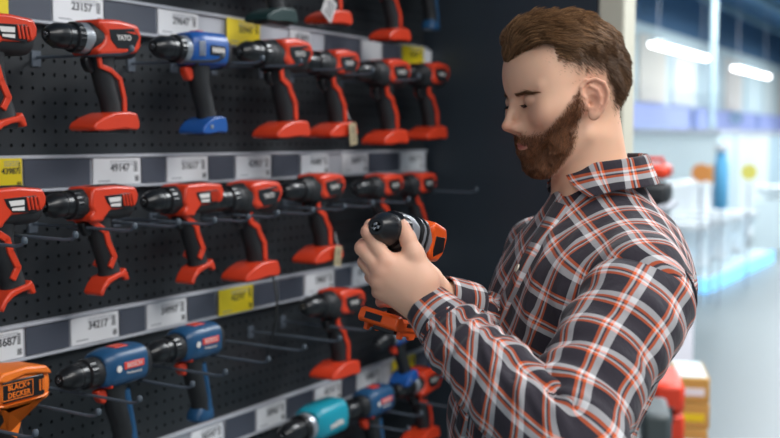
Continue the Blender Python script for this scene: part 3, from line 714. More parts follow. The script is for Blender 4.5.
# ---- hands (world metres)
def wp(px, py, Y): return np.array(P(px, py, Y))
def cap(x, y, z, a, b, ra, rb): return cone(x, y, z, a, b, ra, rb)
def hand(fingers, thumb, wrist, elbow, palm_k=.010, extra=()):
    """fingers: list of [mcp, pip, dip, tip] ; thumb [cmc, mcp, ip, tip]"""
    pts = np.array([q for f in fingers for q in f]+thumb+[wrist]); lo = pts.min(0)-.03; hi = pts.max(0)+.035
    def f(x, y, z):
        d = cap(x, y, z, wrist, elbow, .0215, .034)
        wv = (np.array(fingers[0][0])-np.array(fingers[-1][0])); wv /= np.linalg.norm(wv)
        for i, fg in enumerate(fingers):
            m = fg[0]; wb = np.array(wrist)+wv*(.013-.0085*i); mb = wb+(m-wb)*.25
            d = smin(d, cap(x, y, z, mb, m, .0145, .0110), .013)
        d = smin(d, cap(x, y, z, np.array(wrist), thumb[0], .018, .0155), .012)
        d = smin(d, cap(x, y, z, thumb[0], thumb[1], .0165, .0125), .012)
        d = smin(d, cap(x, y, z, thumb[0]*.5+np.array(fingers[0][0])*.5, thumb[0], .011, .012), .014)
        for e in extra: d = smin(d, cap(x, y, z, *e), .012)
        for fg in fingers: d = smin(d, np.sqrt((x-fg[0][0])**2+(y-fg[0][1])**2+(z-fg[0][2])**2)-.0122, .004)
        th = cap(x, y, z, thumb[1], thumb[2], .0120, .0102); th = smin(th, cap(x, y, z, thumb[2], thumb[3], .0104, .0082), .004)
        d = smin(d, th, .006)
        for i, fg in enumerate(fingers):
            r = (.0098, .0102, .0096, .0082)[i]
            g = cap(x, y, z, fg[0], fg[1], r*1.10, r*.95); g = smin(g, cap(x, y, z, fg[1], fg[2], r*.97, r*.88), .003); g = smin(g, cap(x, y, z, fg[2], fg[3], r*.88, r*.76), .003)
            if i: d = np.minimum(d, g) if False else smin(d, g, .0025)
            else: d = smin(d, g, .0025)
        return d
    Vh, Qh = nets(f, lo, hi, .0016)
    Ch = np.tile(np.array(lin('e8b79c')), (len(Vh), 1))
    def tn(c, r, w, col):
        k = np.exp(-(((Vh-c)/r)**2).sum(1))*w; return Ch*(1-k[:, None])+np.array(lin(col))*k[:, None]
    for fg in fingers:
        for c in (fg[0], fg[1], fg[2]): Ch = tn(c, .012, .5, 'cf7c66')
        Ch = tn(fg[3], .011, .4, 'd88a74')
    Ch = tn(thumb[2], .011, .35, 'd0806a'); Ch = tn(thumb[3], .010, .4, 'd88a74')
    return Vh, Qh, Ch
# the held drill
nose = P(376, 226.5, 1.325); rear = P(431, 243, 1.475)
ax = (nose-rear).normalized(); dn = (P(386, 326, 1.40)-P(405, 240, 1.40)).normalized()
yv = ax.cross(dn).normalized()*1.0; zv = ax.cross(yv).normalized()
if zv.z < 0: zv = -zv; yv = zv.cross(ax).normalized()
orig = nose-ax*.106
held = drill('held'); held.name = 'cordless_drill'
for ch_ in held.children:
    if ch_.name.split('.')[0] in ('motor_housing', 'side_shell', 'badge'):
        ch_.data.transform(Matrix.Diagonal((.76, .80, .80, 1)))
    elif ch_.name.startswith('lettering'): ch_.matrix_local = Matrix.Diagonal((.76, .80, .80, 1)) @ ch_.matrix_local
held.matrix_world = Matrix(((ax.x, yv.x, zv.x, orig.x), (ax.y, yv.y, zv.y, orig.y), (ax.z, yv.z, zv.z, orig.z), (0, 0, 0, 1)))
tag(held, 'orange and black drill held in front of the man in both hands', 'drill')
# left hand
L_w = wp(424, 304, 1.352); L_e = wp(548, 425, 1.23)
Lf = [[wp(386, 261, 1.338), wp(368.5, 232, 1.338), wp(371, 226, 1.368), wp(385, 236, 1.385)],
      [wp(381, 270, 1.338), wp(362.5, 248, 1.345), wp(364, 245, 1.378), wp(380, 249, 1.392)],
      [wp(379, 280, 1.342), wp(365, 262, 1.362), wp(368, 260, 1.388), wp(384, 263, 1.398)],
      [wp(382, 290, 1.350), wp(371, 277, 1.368), wp(375, 275, 1.390), wp(388, 277, 1.398)]]
Lt_ = [wp(424, 279, 1.345), wp(414, 254, 1.342), wp(407.5, 238, 1.345), wp(403, 226, 1.352)]
body_parts.append(hand(Lf, Lt_, L_w, L_e, extra=[(wp(394, 275, 1.345), wp(412, 290, 1.345), .016, .020), (wp(398, 265, 1.345), wp(416, 280, 1.345), .014, .018)]))
# thumb nail
# right hand closes round the grip from behind
R_w = wp(440, 297, 1.50); R_e = wp(560, 340, 1.66)
Rf = [[wp(416, 270, 1.455), wp(388, 268, 1.455), wp(379, 270, 1.430), wp(388, 273, 1.408)],
      [wp(415, 279, 1.460), wp(386, 279, 1.458), wp(377, 281, 1.432), wp(387, 284, 1.410)],
      [wp(414, 288, 1.460), wp(386, 290, 1.458), wp(378, 292, 1.434), wp(389, 295, 1.412)],
      [wp(414, 297, 1.462), wp(388, 300, 1.460), wp(381, 302, 1.438), wp(392, 303, 1.416)]]
Rt_ = [wp(428, 280, 1.47), wp(420, 264, 1.455), wp(412, 262, 1.435), wp(402, 263, 1.418)]
body_parts.append(hand(Rf, Rt_, R_w, R_e))
# ---- torso definition shared by body and shirt
BY = R(17); bf = np.array([-math.cos(BY), -math.sin(BY)]); bl = np.array([math.sin(BY), -math.cos(BY)])
ZS = np.array([.55, .80, .95, 1.10, 1.223, 1.357, 1.423, 1.480, 1.534, 1.575, 1.62])
CX = np.array([.226, .222, .216, .212, .224, .266, .282, .293, .300, .305, .307])
HD = np.array([.106, .112, .115, .117, .119, .119, .112, .096, .070, .052, .048])
HW = np.array([.175, .178, .178, .176, .180, .186, .170, .120, .070, .055, .050])
TY = 1.575
def torso(x, y, z, off=0.0):
    cx = np.interp(z, ZS, CX); hd = np.interp(z, ZS, HD)+off; hw = np.interp(z, ZS, HW)+off
    u = (x-cx)*bf[0]+(y-TY)*bf[1]; v = (x-cx)*bl[0]+(y-TY)*bl[1]
    e = 2.35
    k = ((np.abs(u)/hd)**e+(np.abs(v)/hw)**e)**(1/e)
    d = (k-1)*np.minimum(hd, hw)*.9
    d = np.maximum(d, z-(1.60+off))
    return d
def b2w(u, v, z, cx=.300): return np.array([cx+u*bf[0]+v*bl[0], TY+u*bf[1]+v*bl[1], z])
SL = wp(644, 288, 1.40); SR = b2w(-.005, -.178, SL[2])
EL = wp(563, 450, 1.20); ER = wp(590, 366, 1.70)
def torso_full(x, y, z, off=0.0):
    d = torso(x, y, z, off)
    nk = b2w(-.03, 0, 1.488)
    for s in (SL, SR):
        d = smin(d, cone(x, y, z, nk, s+np.array([0, 0, .008]), .047+off, .058+off), .05)
        d = smin(d, cone(x, y, z, s, s+np.array([0, 0, -.03]), .062+off, .060+off), .03)
    # shoulder blade, chest
    d = smin(d, ell(x, y, z, b2w(.035, .08, 1.39, .280), (.080+off, .085+off, .095+off)), .04)
    d = smin(d, ell(x, y, z, b2w(-.035, .085, 1.42, .283), (.078+off, .082+off, .10+off)), .04)
    return d
def body_sdf(x, y, z):
    d = torso_full(x, y, z, -.012)
    d = np.maximum(d, .80-z)
    for s, e, w in ((SL, EL, L_w), (SR, ER, R_w)):
        d = smin(d, cone(x, y, z, s, e, .046, .038), .03); d = smin(d, cone(x, y, z, e, w, .038, .026), .01)
    for sv in (1, -1):
        hip = b2w(.0, .09*sv, .88, .235); kn = b2w(.02, .10*sv, .50, .235); an = b2w(-.03, .11*sv, .09, .235); toe = b2w(.13, .13*sv, .045, .235)
        d = smin(d, cone(x, y, z, hip, kn, .082, .055), .03); d = smin(d, cone(x, y, z, kn, an, .054, .038), .02); d = smin(d, cone(x, y, z, an-np.array([0, 0, .04]), toe, .036, .030), .02)
    return d
Vb, Qb = nets(body_sdf, (-.02, .98, .0), (.58, 1.92, 1.60), .011)
body_parts.append((Vb, Qb, np.tile(sk, (len(Vb), 1))))
off = 0; VV, QQ, CC = [], [], []
for v, q, c in body_parts: VV.append(v); QQ.append(q+off); CC.append(c); off += len(v)
body = to_person(mesh_np('body', np.concatenate(VV), np.concatenate(QQ), m_skin, attrs={'Col': np.concatenate(CC)}))
sm = body.modifiers.new('Smooth', 'SMOOTH'); sm.factor = .5; sm.iterations = 2
# thumb nail on the left hand
tn_, ti_ = Lt_[3], Lt_[2]; d_ = (tn_-ti_)/np.linalg.norm(tn_-ti_); out = np.array([.55, -.82, .1]); out -= d_*out.dot(d_); out /= np.linalg.norm(out); sd = np.cross(d_, out)
Mn = Matrix(((*[d_[0]], sd[0], out[0], 0), (d_[1], sd[1], out[1], 0), (d_[2], sd[2], out[2], 0), (0, 0, 0, 1)))
b = MB(); rs = []
for t in np.linspace(-1, 1, 9):
    rs.append([Vector((t*.0068, math.sin(a)*.0062*math.sqrt(max(.05, 1-.75*t*t if t > 0 else 1-.35*t*t)), math.cos(a)*.0085-.0004)) for a in np.linspace(-1.0, 1.0, 9)])
b.rings(rs, cap=False, closed=False)
o = b.build('thumb_nail', mat('nail', 'e0b09c', .3, spec=.5)); o.matrix_world = Matrix.Translation(Vector(tn_-d_*.001)) @ Mn; mw = o.matrix_world.copy(); o.parent = person; o.matrix_parent_inverse = Matrix.Translation(person.location).inverted()
# ------------------------------------------------------------------ the shirt
def plaid():
    m = bpy.data.materials.new('plaid_cotton'); m.use_nodes = True; nt = m.node_tree; b = nt.nodes['Principled BSDF']; b.inputs['Roughness'].default_value = .85; b.inputs['Specular IOR Level'].default_value = .2
    b.inputs['Sheen Weight'].default_value = .15
    uv = nt.nodes.new('ShaderNodeUVMap'); uv.uv_map = 'UVMap'; sp = nt.nodes.new('ShaderNodeSeparateXYZ'); nt.links.new(uv.outputs[0], sp.inputs[0])
    dk, wh, og, gy = [(*lin(c), 1) for c in ('312d35', 'd2d1d3', 'de6430', '4a454e')]
    outs = []
    for ch in (0, 1):
        ml = nt.nodes.new('ShaderNodeMath'); ml.operation = 'MULTIPLY'; ml.inputs[1].default_value = 1/.043; nt.links.new(sp.outputs[ch], ml.inputs[0])
        fr = nt.nodes.new('ShaderNodeMath'); fr.operation = 'FRACT'; nt.links.new(ml.outputs[0], fr.inputs[0])
        cr = nt.nodes.new('ShaderNodeValToRGB'); cr.color_ramp.interpolation = 'LINEAR'; el = cr.color_ramp.elements
        seq = [(0, dk), (.55, dk), (.565, wh), (.715, wh), (.73, og), (.785, og), (.80, gy), (.835, gy), (.85, wh), (.89, wh), (.905, og), (.965, og), (.98, dk), (1, dk)]
        el[0].position = 0; el[0].color = dk; el[1].position = 1; el[1].color = dk
        for pz, c in seq[1:-1]:
            e = el.new(pz); e.color = c
        nt.links.new(fr.outputs[0], cr.inputs[0]); outs.append(cr.outputs[0])
    mx = nt.nodes.new('ShaderNodeMix'); mx.data_type = 'RGBA'; mx.inputs['Factor'].default_value = .5; nt.links.new(outs[0], mx.inputs['A']); nt.links.new(outs[1], mx.inputs['B'])
    nt.links.new(mx.outputs['Result'], b.inputs['Base Color'])
    nz = nt.nodes.new('ShaderNodeTexNoise'); nz.inputs['Scale'].default_value = 45; nz.inputs['Detail'].default_value = 3
    tc = nt.nodes.new('ShaderNodeTexCoord'); mp = nt.nodes.new('ShaderNodeMapping'); mp.inputs['Scale'].default_value = (1, 1, .5); nt.links.new(tc.outputs['Object'], mp.inputs[0]); nt.links.new(mp.outputs[0], nz.inputs[0])
    bp = nt.nodes.new('ShaderNodeBump'); bp.inputs['Strength'].default_value = .5; bp.inputs['Distance'].default_value = .006
    nt.links.new(nz.outputs['Fac'], bp.inputs['Height']); nt.links.new(bp.outputs[0], b.inputs['Normal'])
    return m
m_plaid = plaid()
def folds(p, segs):
    """ridge displacement (m) from creases: (a, b, width, height)"""
    out = np.zeros(len(p))
    for a, b, w, h in segs:
        a, b = np.array(a), np.array(b); ab = b-a; t = np.clip(((p-a) @ ab)/(ab @ ab), 0, 1); dd = np.linalg.norm(p-a-t[:, None]*ab, axis=1)
        out += h*np.exp(-(dd/w)**2)*(np.sin(np.clip(t, .02, .98)*math.pi)**.5)
    return out
def shirt_sdf(x, y, z):
    d = torso_full(x, y, z, .0)
    d = np.maximum(d, .86-z)
    nk = HC+hu*(-.12)+hf*(-.02)
    return d
Vs, Qs = nets(shirt_sdf, (.0, 1.26, .85), (.56, 1.90, 1.62), .0055)
# open the neck: cut away the faces inside the collar line
cN = np.array(P(601, 180, 1.57)); nrm = np.array([-.27, -.05, 1.0]); nrm /= np.linalg.norm(nrm)
def neck_in(p):
    q = p-cN; h = q @ nrm; r = q-h[:, None]*nrm; return (np.linalg.norm(r, axis=1) < .10) & (h > .002)
ni = neck_in(Vs); keep = ~(ni[Qs].all(1)) & ~((Vs[Qs][:, :, 2] < .866).all(1)); Qs = Qs[keep]
used = np.unique(Qs); remap = -np.ones(len(Vs), int); remap[used] = np.arange(len(used)); Vs = Vs[used]; Qs = remap[Qs]
def gradw(f, p, e=.003):
    g = np.stack([f(*(p+np.eye(3)[i]*e).T)-f(*(p-np.eye(3)[i]*e).T) for i in range(3)], 1); return g/(np.linalg.norm(g, axis=1, keepdims=True)+1e-9)
Gs = gradw(shirt_sdf, Vs)
cxs = np.interp(Vs[:, 2], ZS, CX); U = (Vs[:, 0]-.295)*bf[0]+(Vs[:, 1]-TY)*bf[1]; Vv = (Vs[:, 0]-.295)*bl[0]+(Vs[:, 1]-TY)*bl[1]; Uc = (Vs[:, 0]-cxs)*bf[0]+(Vs[:, 1]-TY)*bf[1]
z0 = 1.44; w_ = sstep(1.36, 1.50, Vs[:, 2])
arc = .150*np.arctan2(Vv/1.15, Uc); arcb = .150*np.arctan2(Vv/1.15, -Uc)
front = U > -.01
ua = arc; ub = Vv*1.15
w_ = np.where(U > -.02, w_, np.minimum(w_, sstep(1.20, 1.50, Vs[:, 2])))
uu = ua*(1-w_)+ub*w_
RR = .043*9/math.pi; dz_ = Vs[:, 2]-z0
vv = np.where(dz_ > 0, z0+RR*np.arctan2(np.clip(dz_, 1e-6, None), U+.055), np.where(U > -.055, Vs[:, 2], z0+RR*math.pi-dz_))
# big drapes
segs = [(P(640, 300, 1.45), P(560, 330, 1.42), .012, .006), (P(560, 215, 1.5), P(525, 300, 1.45), .010, .005), (P(585, 222, 1.47), P(548, 330, 1.40), .010, .006),
        (P(520, 290, 1.47), P(560, 370, 1.42), .010, .006), (P(690, 300, 1.5), P(655, 438, 1.5), .012, -.007), (P(680, 330, 1.46), P(640, 438, 1.46), .010, .006), (P(500, 330, 1.45), P(470, 400, 1.45), .010, .006), (P(540, 300, 1.42), P(500, 360, 1.42), .009, .006), (P(665, 350, 1.42), P(610, 438, 1.42), .009, -.006)]
dsp = folds(Vs, segs)
lowf = noise3(Vs, 14, 21)[:, 0]*.0034+noise3(Vs@np.array([[1,0,0],[0,1,0],[.6,.3,.35]]), 48, 23)[:, 1]*.0016+noise3(Vs*np.array([1.4, 1.4, .5]), 38, 22)[:, 0]*.0016
Vs2 = Vs+Gs*(dsp+lowf*sstep(1.58, 1.45, Vs[:, 2]))[:, None]
KR = .32; uvs = np.stack([uu+dsp*.3-KR*(vv-z0), vv+KR*uu], 1)
shirt = to_person(mesh_np('shirt', Vs2, Qs, m_plaid, uv=uvs)); shirt['label'] = 'dark plaid shirt with white and orange stripes'
sm = shirt.modifiers.new('Smooth', 'SMOOTH'); sm.factor = .5; sm.iterations = 3
def sub(o): o.parent = shirt; return o
# sleeves
def catmull(pts, rad, n):
    pts = [np.array(p, float) for p in pts]; P4 = [2*pts[0]-pts[1]]+pts+[2*pts[-1]-pts[-2]]; r4 = [rad[0]]+list(rad)+[rad[-1]]; out = []; ro = []
    m = len(pts)-1
    for i in range(n+1):
        t = i/n*m; k = min(int(t), m-1); t -= k; a, b, c, d = P4[k:k+4]; f = lambda a, b, c, d: .5*((2*b)+(-a+c)*t+(2*a-5*b+4*c-d)*t*t+(-a+3*b-3*c+d)*t**3)
        out.append(f(a, b, c, d)); ro.append(f(*r4[k:k+4]))
    return np.array(out), np.array(ro)
def sleeve(name, pts, rad, up0, creases, n=170, m=120, flat=.92, phase=(0, 0), amp=1.0, elbow=.5):
    C_, r_ = catmull(pts, rad, n); T = np.gradient(C_, axis=0); T /= np.linalg.norm(T, axis=1, keepdims=True)
    s = np.concatenate([[0], np.cumsum(np.linalg.norm(np.diff(C_, axis=0), axis=1))])
    up = np.array(up0, float); V_ = np.zeros((n+1, m, 3)); UVv = np.zeros((n+1, m+1, 2)); Nn = np.zeros((n+1, m, 3))
    for i in range(n+1):
        up = up-T[i]*up.dot(T[i]); up /= np.linalg.norm(up); sd_ = np.cross(T[i], up)
        a = np.arange(m)/m*2*math.pi
        nn = np.cos(a)[:, None]*up+np.sin(a)[:, None]*sd_; Nn[i] = nn
        V_[i] = C_[i]+(np.cos(a)[:, None]*up*flat+np.sin(a)[:, None]*sd_)*r_[i]
        rr = .055
        UVv[i, :, 0] = np.arange(m+1)/m*2*math.pi*rr*(1 if True else 0)+phase[0]; UVv[i, :, 1] = s[i]+phase[1]
    al = np.concatenate([np.zeros((1, m)), np.cumsum(np.linalg.norm(np.diff(V_, axis=0), axis=2), axis=0)]); k_ = np.argmin(np.abs(s/s[-1]-.2))
    al = al-al[k_]+s[k_]; al = np.concatenate([al, al[:, :1]], 1); UVv[:, :, 1] = .55*s[:, None]+.45*al+phase[1]
    p = V_.reshape(-1, 3); nrm_ = Nn.reshape(-1, 3)
    tt = np.repeat(s/s[-1], m); aa = np.tile(np.arange(m)/m*2*math.pi, n+1)
    ew = np.exp(-((tt-elbow)/.13)**2); cw = sstep(.72, .97, tt)
    # compression wrinkles wind round the elbow and the lower sleeve
    wr = ew*.0075*np.sin(s[-1]*tt*2*math.pi/.034+1.3*np.sin(aa+.7)+.8*np.sin(2*aa))*(.5+.5*np.cos(aa-2.2))
    wr += cw*.0034*np.sin(s[-1]*tt*2*math.pi/.022+1.6*np.sin(aa+2))*(.5+.5*np.cos(aa*1.0-.5))
    wr += .0022*np.sin(s[-1]*tt*2*math.pi/.085+2.0*aa+1)+.0016*np.sin(s[-1]*tt*2*math.pi/.05-2*aa+2.2)
    wr += noise3(p, 22, 31)[:, 0]*.0022+np.abs(noise3(p, 40, 33)[:, 1])*.0018
    wr *= sstep(0, .06, tt)*sstep(1, .985, tt)*amp
    p = p+nrm_*(wr+folds(p, creases))[:, None]
    i = np.arange(n)[:, None]; j = np.arange(m)[None, :]; j1 = (j+1) % m
    q = np.stack(np.broadcast_arrays(i*m+j, i*m+j1, (i+1)*m+j1, (i+1)*m+j), -1).reshape(-1, 4)
    uq = np.stack([UVv[:-1, :-1], UVv[:-1, 1:], UVv[1:, 1:], UVv[1:, :-1]], 2).reshape(-1, 2)
    o = sub(mesh_np(name, p, q, m_plaid, uv=uq))
    so = o.modifiers.new('Solid', 'SOLIDIFY'); so.thickness = .0012; so.offset = -1
    return o
Lc = L_w*.90+L_e*.10
SLo = SL+np.array([.005, .014, -.001])
cre = [(P(532, 362, 1.22), P(580, 432, 1.16), .006, -.008), (P(480, 335, 1.26), P(500, 400, 1.20), .005, .004), (P(515, 352, 1.23), P(525, 425, 1.17), .005, .005), (P(495, 350, 1.235), P(548, 374, 1.20), .008, -.009), (P(478, 338, 1.25), P(520, 398, 1.19), .006, .006), (P(505, 350, 1.22), P(545, 420, 1.17), .006, .006), (P(590, 262, 1.33), P(545, 345, 1.24), .009, .006), (P(530, 372, 1.20), P(572, 430, 1.16), .009, .005), (P(543, 358, 1.2), P(620, 420, 1.16), .010, .005), (P(600, 300, 1.27), P(560, 400, 1.18), .010, .003)]
UPV = (0, -1, .2)
slL = sleeve('sleeve', [SLo, SL*.80+EL*.20+np.array([0, -.004, 0]), SL*.52+EL*.48+np.array([-.006, 0, 0]), SL*.25+EL*.75+np.array([-.006, 0, 0]), EL*.95+SL*.05, EL*.80+L_w*.20, EL*.55+L_w*.45, EL*.32+L_w*.68, EL*.15+L_w*.85], [.068, .070, .066, .064, .063, .060, .052, .044, .036], UPV, cre, phase=(.013, .01), elbow=.52)
slR = sleeve('sleeve', [SR+np.array([.01, 0, .02]), SR*.5+ER*.5, ER*.95+SR*.05, ER*.8+R_w*.2, ER*.5+R_w*.5, ER*.12+R_w*.88], [.070, .064, .060, .056, .050, .036], (0, 0, 1), [], phase=(.02, .015), elbow=.5)
def cuff(a, b, r0, r1, name='cuff', ph=(0, 0)):
    a, b = np.array(a), np.array(b); T = (b-a)/np.linalg.norm(b-a); up = np.array(UPV, float); up -= T*up.dot(T); up /= np.linalg.norm(up); sd_ = np.cross(T, up); m = 96; L = np.linalg.norm(b-a)
    prof = [(-.006, r0*.96), (-.004, r0*1.03), (.0, r0*1.05), (L*.5, (r0+r1)/2*1.03), (L-.002, r1*1.02), (L, r1), (L-.001, r1*.95), (L*.5, (r0+r1)/2*.96)]
    V_ = []; uvq = []
    aa = np.arange(m)/m*2*math.pi
    for t, r in prof: V_.append(a+T*t+(np.cos(aa)[:, None]*up*.93+np.sin(aa)[:, None]*sd_)*(r+.0008*np.sin(3*aa+t*90))[:, None])
    V_ = np.concatenate(V_); k = len(prof); i = np.arange(k-1)[:, None]; j = np.arange(m)[None, :]; j1 = (j+1) % m
    q = np.stack(np.broadcast_arrays(i*m+j, i*m+j1, (i+1)*m+j1, (i+1)*m+j), -1).reshape(-1, 4)
    tv = np.array([p[0] for p in prof]); rr = .032
    def uvf(ii, jj): return np.stack(np.broadcast_arrays(jj/m*2*math.pi*rr+ph[0], tv[ii]*1.0+ph[1]), -1)
    uq = np.stack([uvf(i, j+0*i), uvf(i, j+1+0*i), uvf(i+1, j+1), uvf(i+1, j+0)], 2).reshape(-1, 2)
    return sub(mesh_np(name, V_, q, m_plaid, uv=uq))
cuff(L_w*.80+L_e*.20, L_w*.985+L_e*.015+np.array([0, 0, 0]), .037, .0305, ph=(.005, .012))
cuff(R_w*.78+R_e*.22, R_w*1.0, .036, .031, ph=(.0, .02))
# armhole seam welt
def seam():
    T = (SL*.80+EL*.20)-SLo; T = np.array(T)/np.linalg.norm(T); up = np.array(UPV, float); up -= T*up.dot(T); up /= np.linalg.norm(up); sd_ = np.cross(T, up)
    c = np.array(SLo)+T*.004; b = MB(); b.tube([Vector(c+(math.cos(a)*up*.92+math.sin(a)*sd_)*.0695) for a in np.linspace(0, 2*math.pi, 65)], .0016, 6)
    return sub(b.build('armhole_seam', mat('seam_dark', '3a3640', .85)))
seam()
# collar: folded leaf round the neck
nr = 72; prof_n = 9
fz = lambda ph: 1.0
uax = np.array([bf[0], bf[1], 0.0]); vax = np.array([bl[0], bl[1], 0.0])
bk = np.array(P(641, 156, 1.60)); fr_ = np.array(P(566, 190, 1.53))
zfr, zbk = fr_[2], bk[2]
CTR = np.array([0, 0, 0.0]); CTR[0], CTR[1] = cN[0], 1.575
def collar_pt(phi, t, layer):
    """phi 0 front .. pi back (sign = side), t 0 top fold .. 1 lower edge"""
    c, s = math.cos(phi), math.sin(phi); a = abs(phi)/math.pi
    hu_, wv = .056+.010*max(0, c), .062
    ztop = zfr+.032+(zbk-zfr-.028)*(.5-.5*math.cos(abs(phi)))**.62
    if layer: phi = math.copysign(abs(phi)+t*.85*max(0, 1-abs(phi)/1.3), phi); c, s = math.cos(phi), math.sin(phi)
    hgt = .041+.024*max(0, 1-abs(phi)/.95)**1.2
    flare = (.005+.018*t) if layer else (.000+.004*t)
    pnt = max(0, 1-abs(phi)/.8)
    u = c*(hu_+flare*(1+.3*pnt)); v = s*(wv+flare)
    base = CTR+uax*(u-.004)+vax*v
    return np.array([base[0], base[1], ztop-hgt*t*(1 if layer else .9)])
rows = []
ts = [(1, 0), (.5, 0), (0, 0), (.0, 1), (.12, 1), (.4, 1), (.7, 1), (.97, 1), (1.0, 1)]
phis = np.linspace(.16, 2*math.pi-.16, 121); Vc = []; uvc = []
for ph in phis:
    p_ = ph if ph <= math.pi else ph-2*math.pi
    for (t, l) in ts:
        q = collar_pt(p_, t, l)
        if l: q = q+np.array([0, 0, .0025*math.sin(math.pi*min(1, t*4)) if t < .25 else 0])
        Vc.append(q); uvc.append(((ph-math.pi)*.062, .012-(t if l else -t)*.042))
Vc = np.array(Vc); k = len(ts); i = np.arange(len(phis)-1)[:, None]; j = np.arange(k-1)[None, :]
q = np.stack(np.broadcast_arrays(i*k+j, i*k+j+1, (i+1)*k+j+1, (i+1)*k+j), -1).reshape(-1, 4)
co = sub(mesh_np('collar', Vc, q, m_plaid, uv=np.array(uvc))); so = co.modifiers.new('Solid', 'SOLIDIFY'); so.thickness = .0022; so.offset = 0; ss = co.modifiers.new('Sub', 'SUBSURF'); ss.levels = 1; ss.render_levels = 1
# placket and buttons down the front
def surf_front(px, py):
    o_ = np.array(P(px, py, 1.0)); c0 = np.array([0, 0, CAMZ]); d_ = o_-c0; d_ /= np.linalg.norm(d_); t = 1.15
    for _ in range(200):
        p_ = c0+d_*t; f = float(shirt_sdf(*[np.array([a]) for a in p_])[0]); t += max(f*.6, -.01)
        if abs(f) < 2e-4: break
    return c0+d_*t
path = [surf_front(a, b) for a, b in ((562, 205), (545, 232), (530, 256), (518, 280), (507, 302), (497, 325), (486, 352), (476, 382), (467, 411), (460, 436))]
Cp, _ = catmull(path, [1]*len(path), 90); Gp = gradw(shirt_sdf, Cp); Tp = np.gradient(Cp, axis=0); Tp /= np.linalg.norm(Tp, axis=1, keepdims=True); Sp = np.cross(Tp, Gp); Sp /= np.linalg.norm(Sp, axis=1, keepdims=True)
Vp = []; up_ = []
slen = np.concatenate([[0], np.cumsum(np.linalg.norm(np.diff(Cp, axis=0), axis=1))])
for i_ in range(len(Cp)):
    for w__, h__ in ((-.0155, -.004), (-.015, .0035), (-.007, .0042), (.007, .0042), (.015, .0035), (.0155, -.004)):
        q0 = Cp[i_]+Sp[i_]*w__; g = Gp[i_]
        f = float(shirt_sdf(*[np.array([a]) for a in q0])[0]); Vp.append(q0-g*f+g*(h__+.002)); up_.append((w__+.01, slen[i_]))
k = 6; i = np.arange(len(Cp)-1)[:, None]; j = np.arange(k-1)[None, :]
q = np.stack(np.broadcast_arrays(i*k+j, i*k+j+1, (i+1)*k+j+1, (i+1)*k+j), -1).reshape(-1, 4)
sub(mesh_np('placket', np.array(Vp), q, m_plaid, uv=np.array(up_)))
m_btn = mat('button_pearl', 'cfc6b4', .3)
def button(p, g, r=.0056):
    z_ = Vector(g); M = z_.to_track_quat('X', 'Z').to_matrix().to_4x4()
    b = MB(); b.lathe([(0, r), (.0012, r), (.0020, r*.92), (.0018, r*.68), (.0011, r*.60), (.0011, .0002)], n=20)
    o = b.build('button', m_btn); 
    t = MB()
    for a_ in (-1, 1):
        for c_ in (-1, 1): t.lathe([(.0010, .0007), (.0014, .0007)], Matrix.Translation((0, a_*.0013, c_*.0013)), 8)
    o2 = t.build('thread', BLK)
    for q in (o, o2): q.matrix_world = Matrix.Translation(Vector(p)) @ M
    sub(o); sub(o2); o2.hide_render = False
    bpy.data.objects.remove(o2)
for (a, b_) in ((519, 276), (497, 321), (482, 366), (466, 411)):
    i_ = int(np.argmin([abs((p_[2])-float(P(a, b_, 1.46).z)) for p_ in Cp])); button(Cp[i_]+Gp[i_]*.0085, Gp[i_], .0062)
# trousers and shoes (below the frame)
def tr_sdf(x, y, z):
    d = np.maximum(torso(x, y, z, .004), z-.93)
    d = np.maximum(d, .80-z)
    for sv in (1, -1):
        hip = b2w(.0, .09*sv, .88, .235); kn = b2w(.02, .10*sv, .50, .235); an = b2w(-.03, .11*sv, .09, .235)
        d = smin(d, cone(x, y, z, hip, kn, .094, .070), .03); d = smin(d, cone(x, y, z, kn, an, .070, .060), .02)
    return np.maximum(d, .05-z)
Vt, Qt = nets(tr_sdf, (.0, 1.25, .03), (.50, 1.9, .96), .011)
to_person(mesh_np('trousers', Vt, Qt, mat('denim_dark', '20242c', .8)))
for sv in (1, -1):
    def sh(x, y, z, sv=sv):
        a = b2w(-.06, .105*sv, .04, .235); c = b2w(.16, .135*sv, .035, .235); d = cone(x, y, z, a, c, .042, .038); d = smin(d, cone(x, y, z, b2w(-.03, .11*sv, .09, .235), b2w(-.05, .11*sv, .05, .235), .044, .042), .02); return np.maximum(d, -z+.002)
    Vh2, Qh2 = nets(sh, (-.05, 1.25, -.01), (.50, 1.9, .16), .007)
    to_person(mesh_np('shoe', Vh2, Qh2, mat('shoe_black', '17181a', .5)))
# ------------------------------------------------------------------ the store
m_floor = mat('floor_concrete', '737e80', .4, vary=.06, bscale=8)
m_ceil = mat('ceiling_blue', '7aa6cc', .8)
m_wallw = mat('wall_white', 'cfe0e4', .7)
struct(MB().box((-14, -4, -.1), (34, 46, 0)).build('floor', m_floor, smooth=False))
struct(MB().box((-14, -4, 4.7), (34, 46, 4.8)).build('ceiling', m_ceil, smooth=False))
m_cwhite = mat('ceramic_white', 'eef2f4', .15, coat=.5); m_blueband = mat('banner_blue', '9fabdf', .6)
m_lt = mat('lamp_tube', 'ffffff', .5, emis=9)
struct(WB(6, 44, -6.2, -6.0, 0, 3.75, 'wall_far', m_wallw))
struct(WB(43, 43.2, -6.2, 26, 0, 4.7, 'wall_back.001', m_wallw))
def dup_mesh(me_obj, name, M, m=None):
    o = me_obj.copy(); COL.objects.link(o); o.name = name; o.matrix_world = M; return o
def WM(s, n, z, a=0): return Matrix.Translation(W(s, n, z)) @ Matrix.Rotation(WROT+R(a), 4, 'Z')
struct(WB(6, 44, -6.2, -6.0, 3.752, 4.70, 'wall_far.001', mat('wall_blue', '4a6f92', .8)))
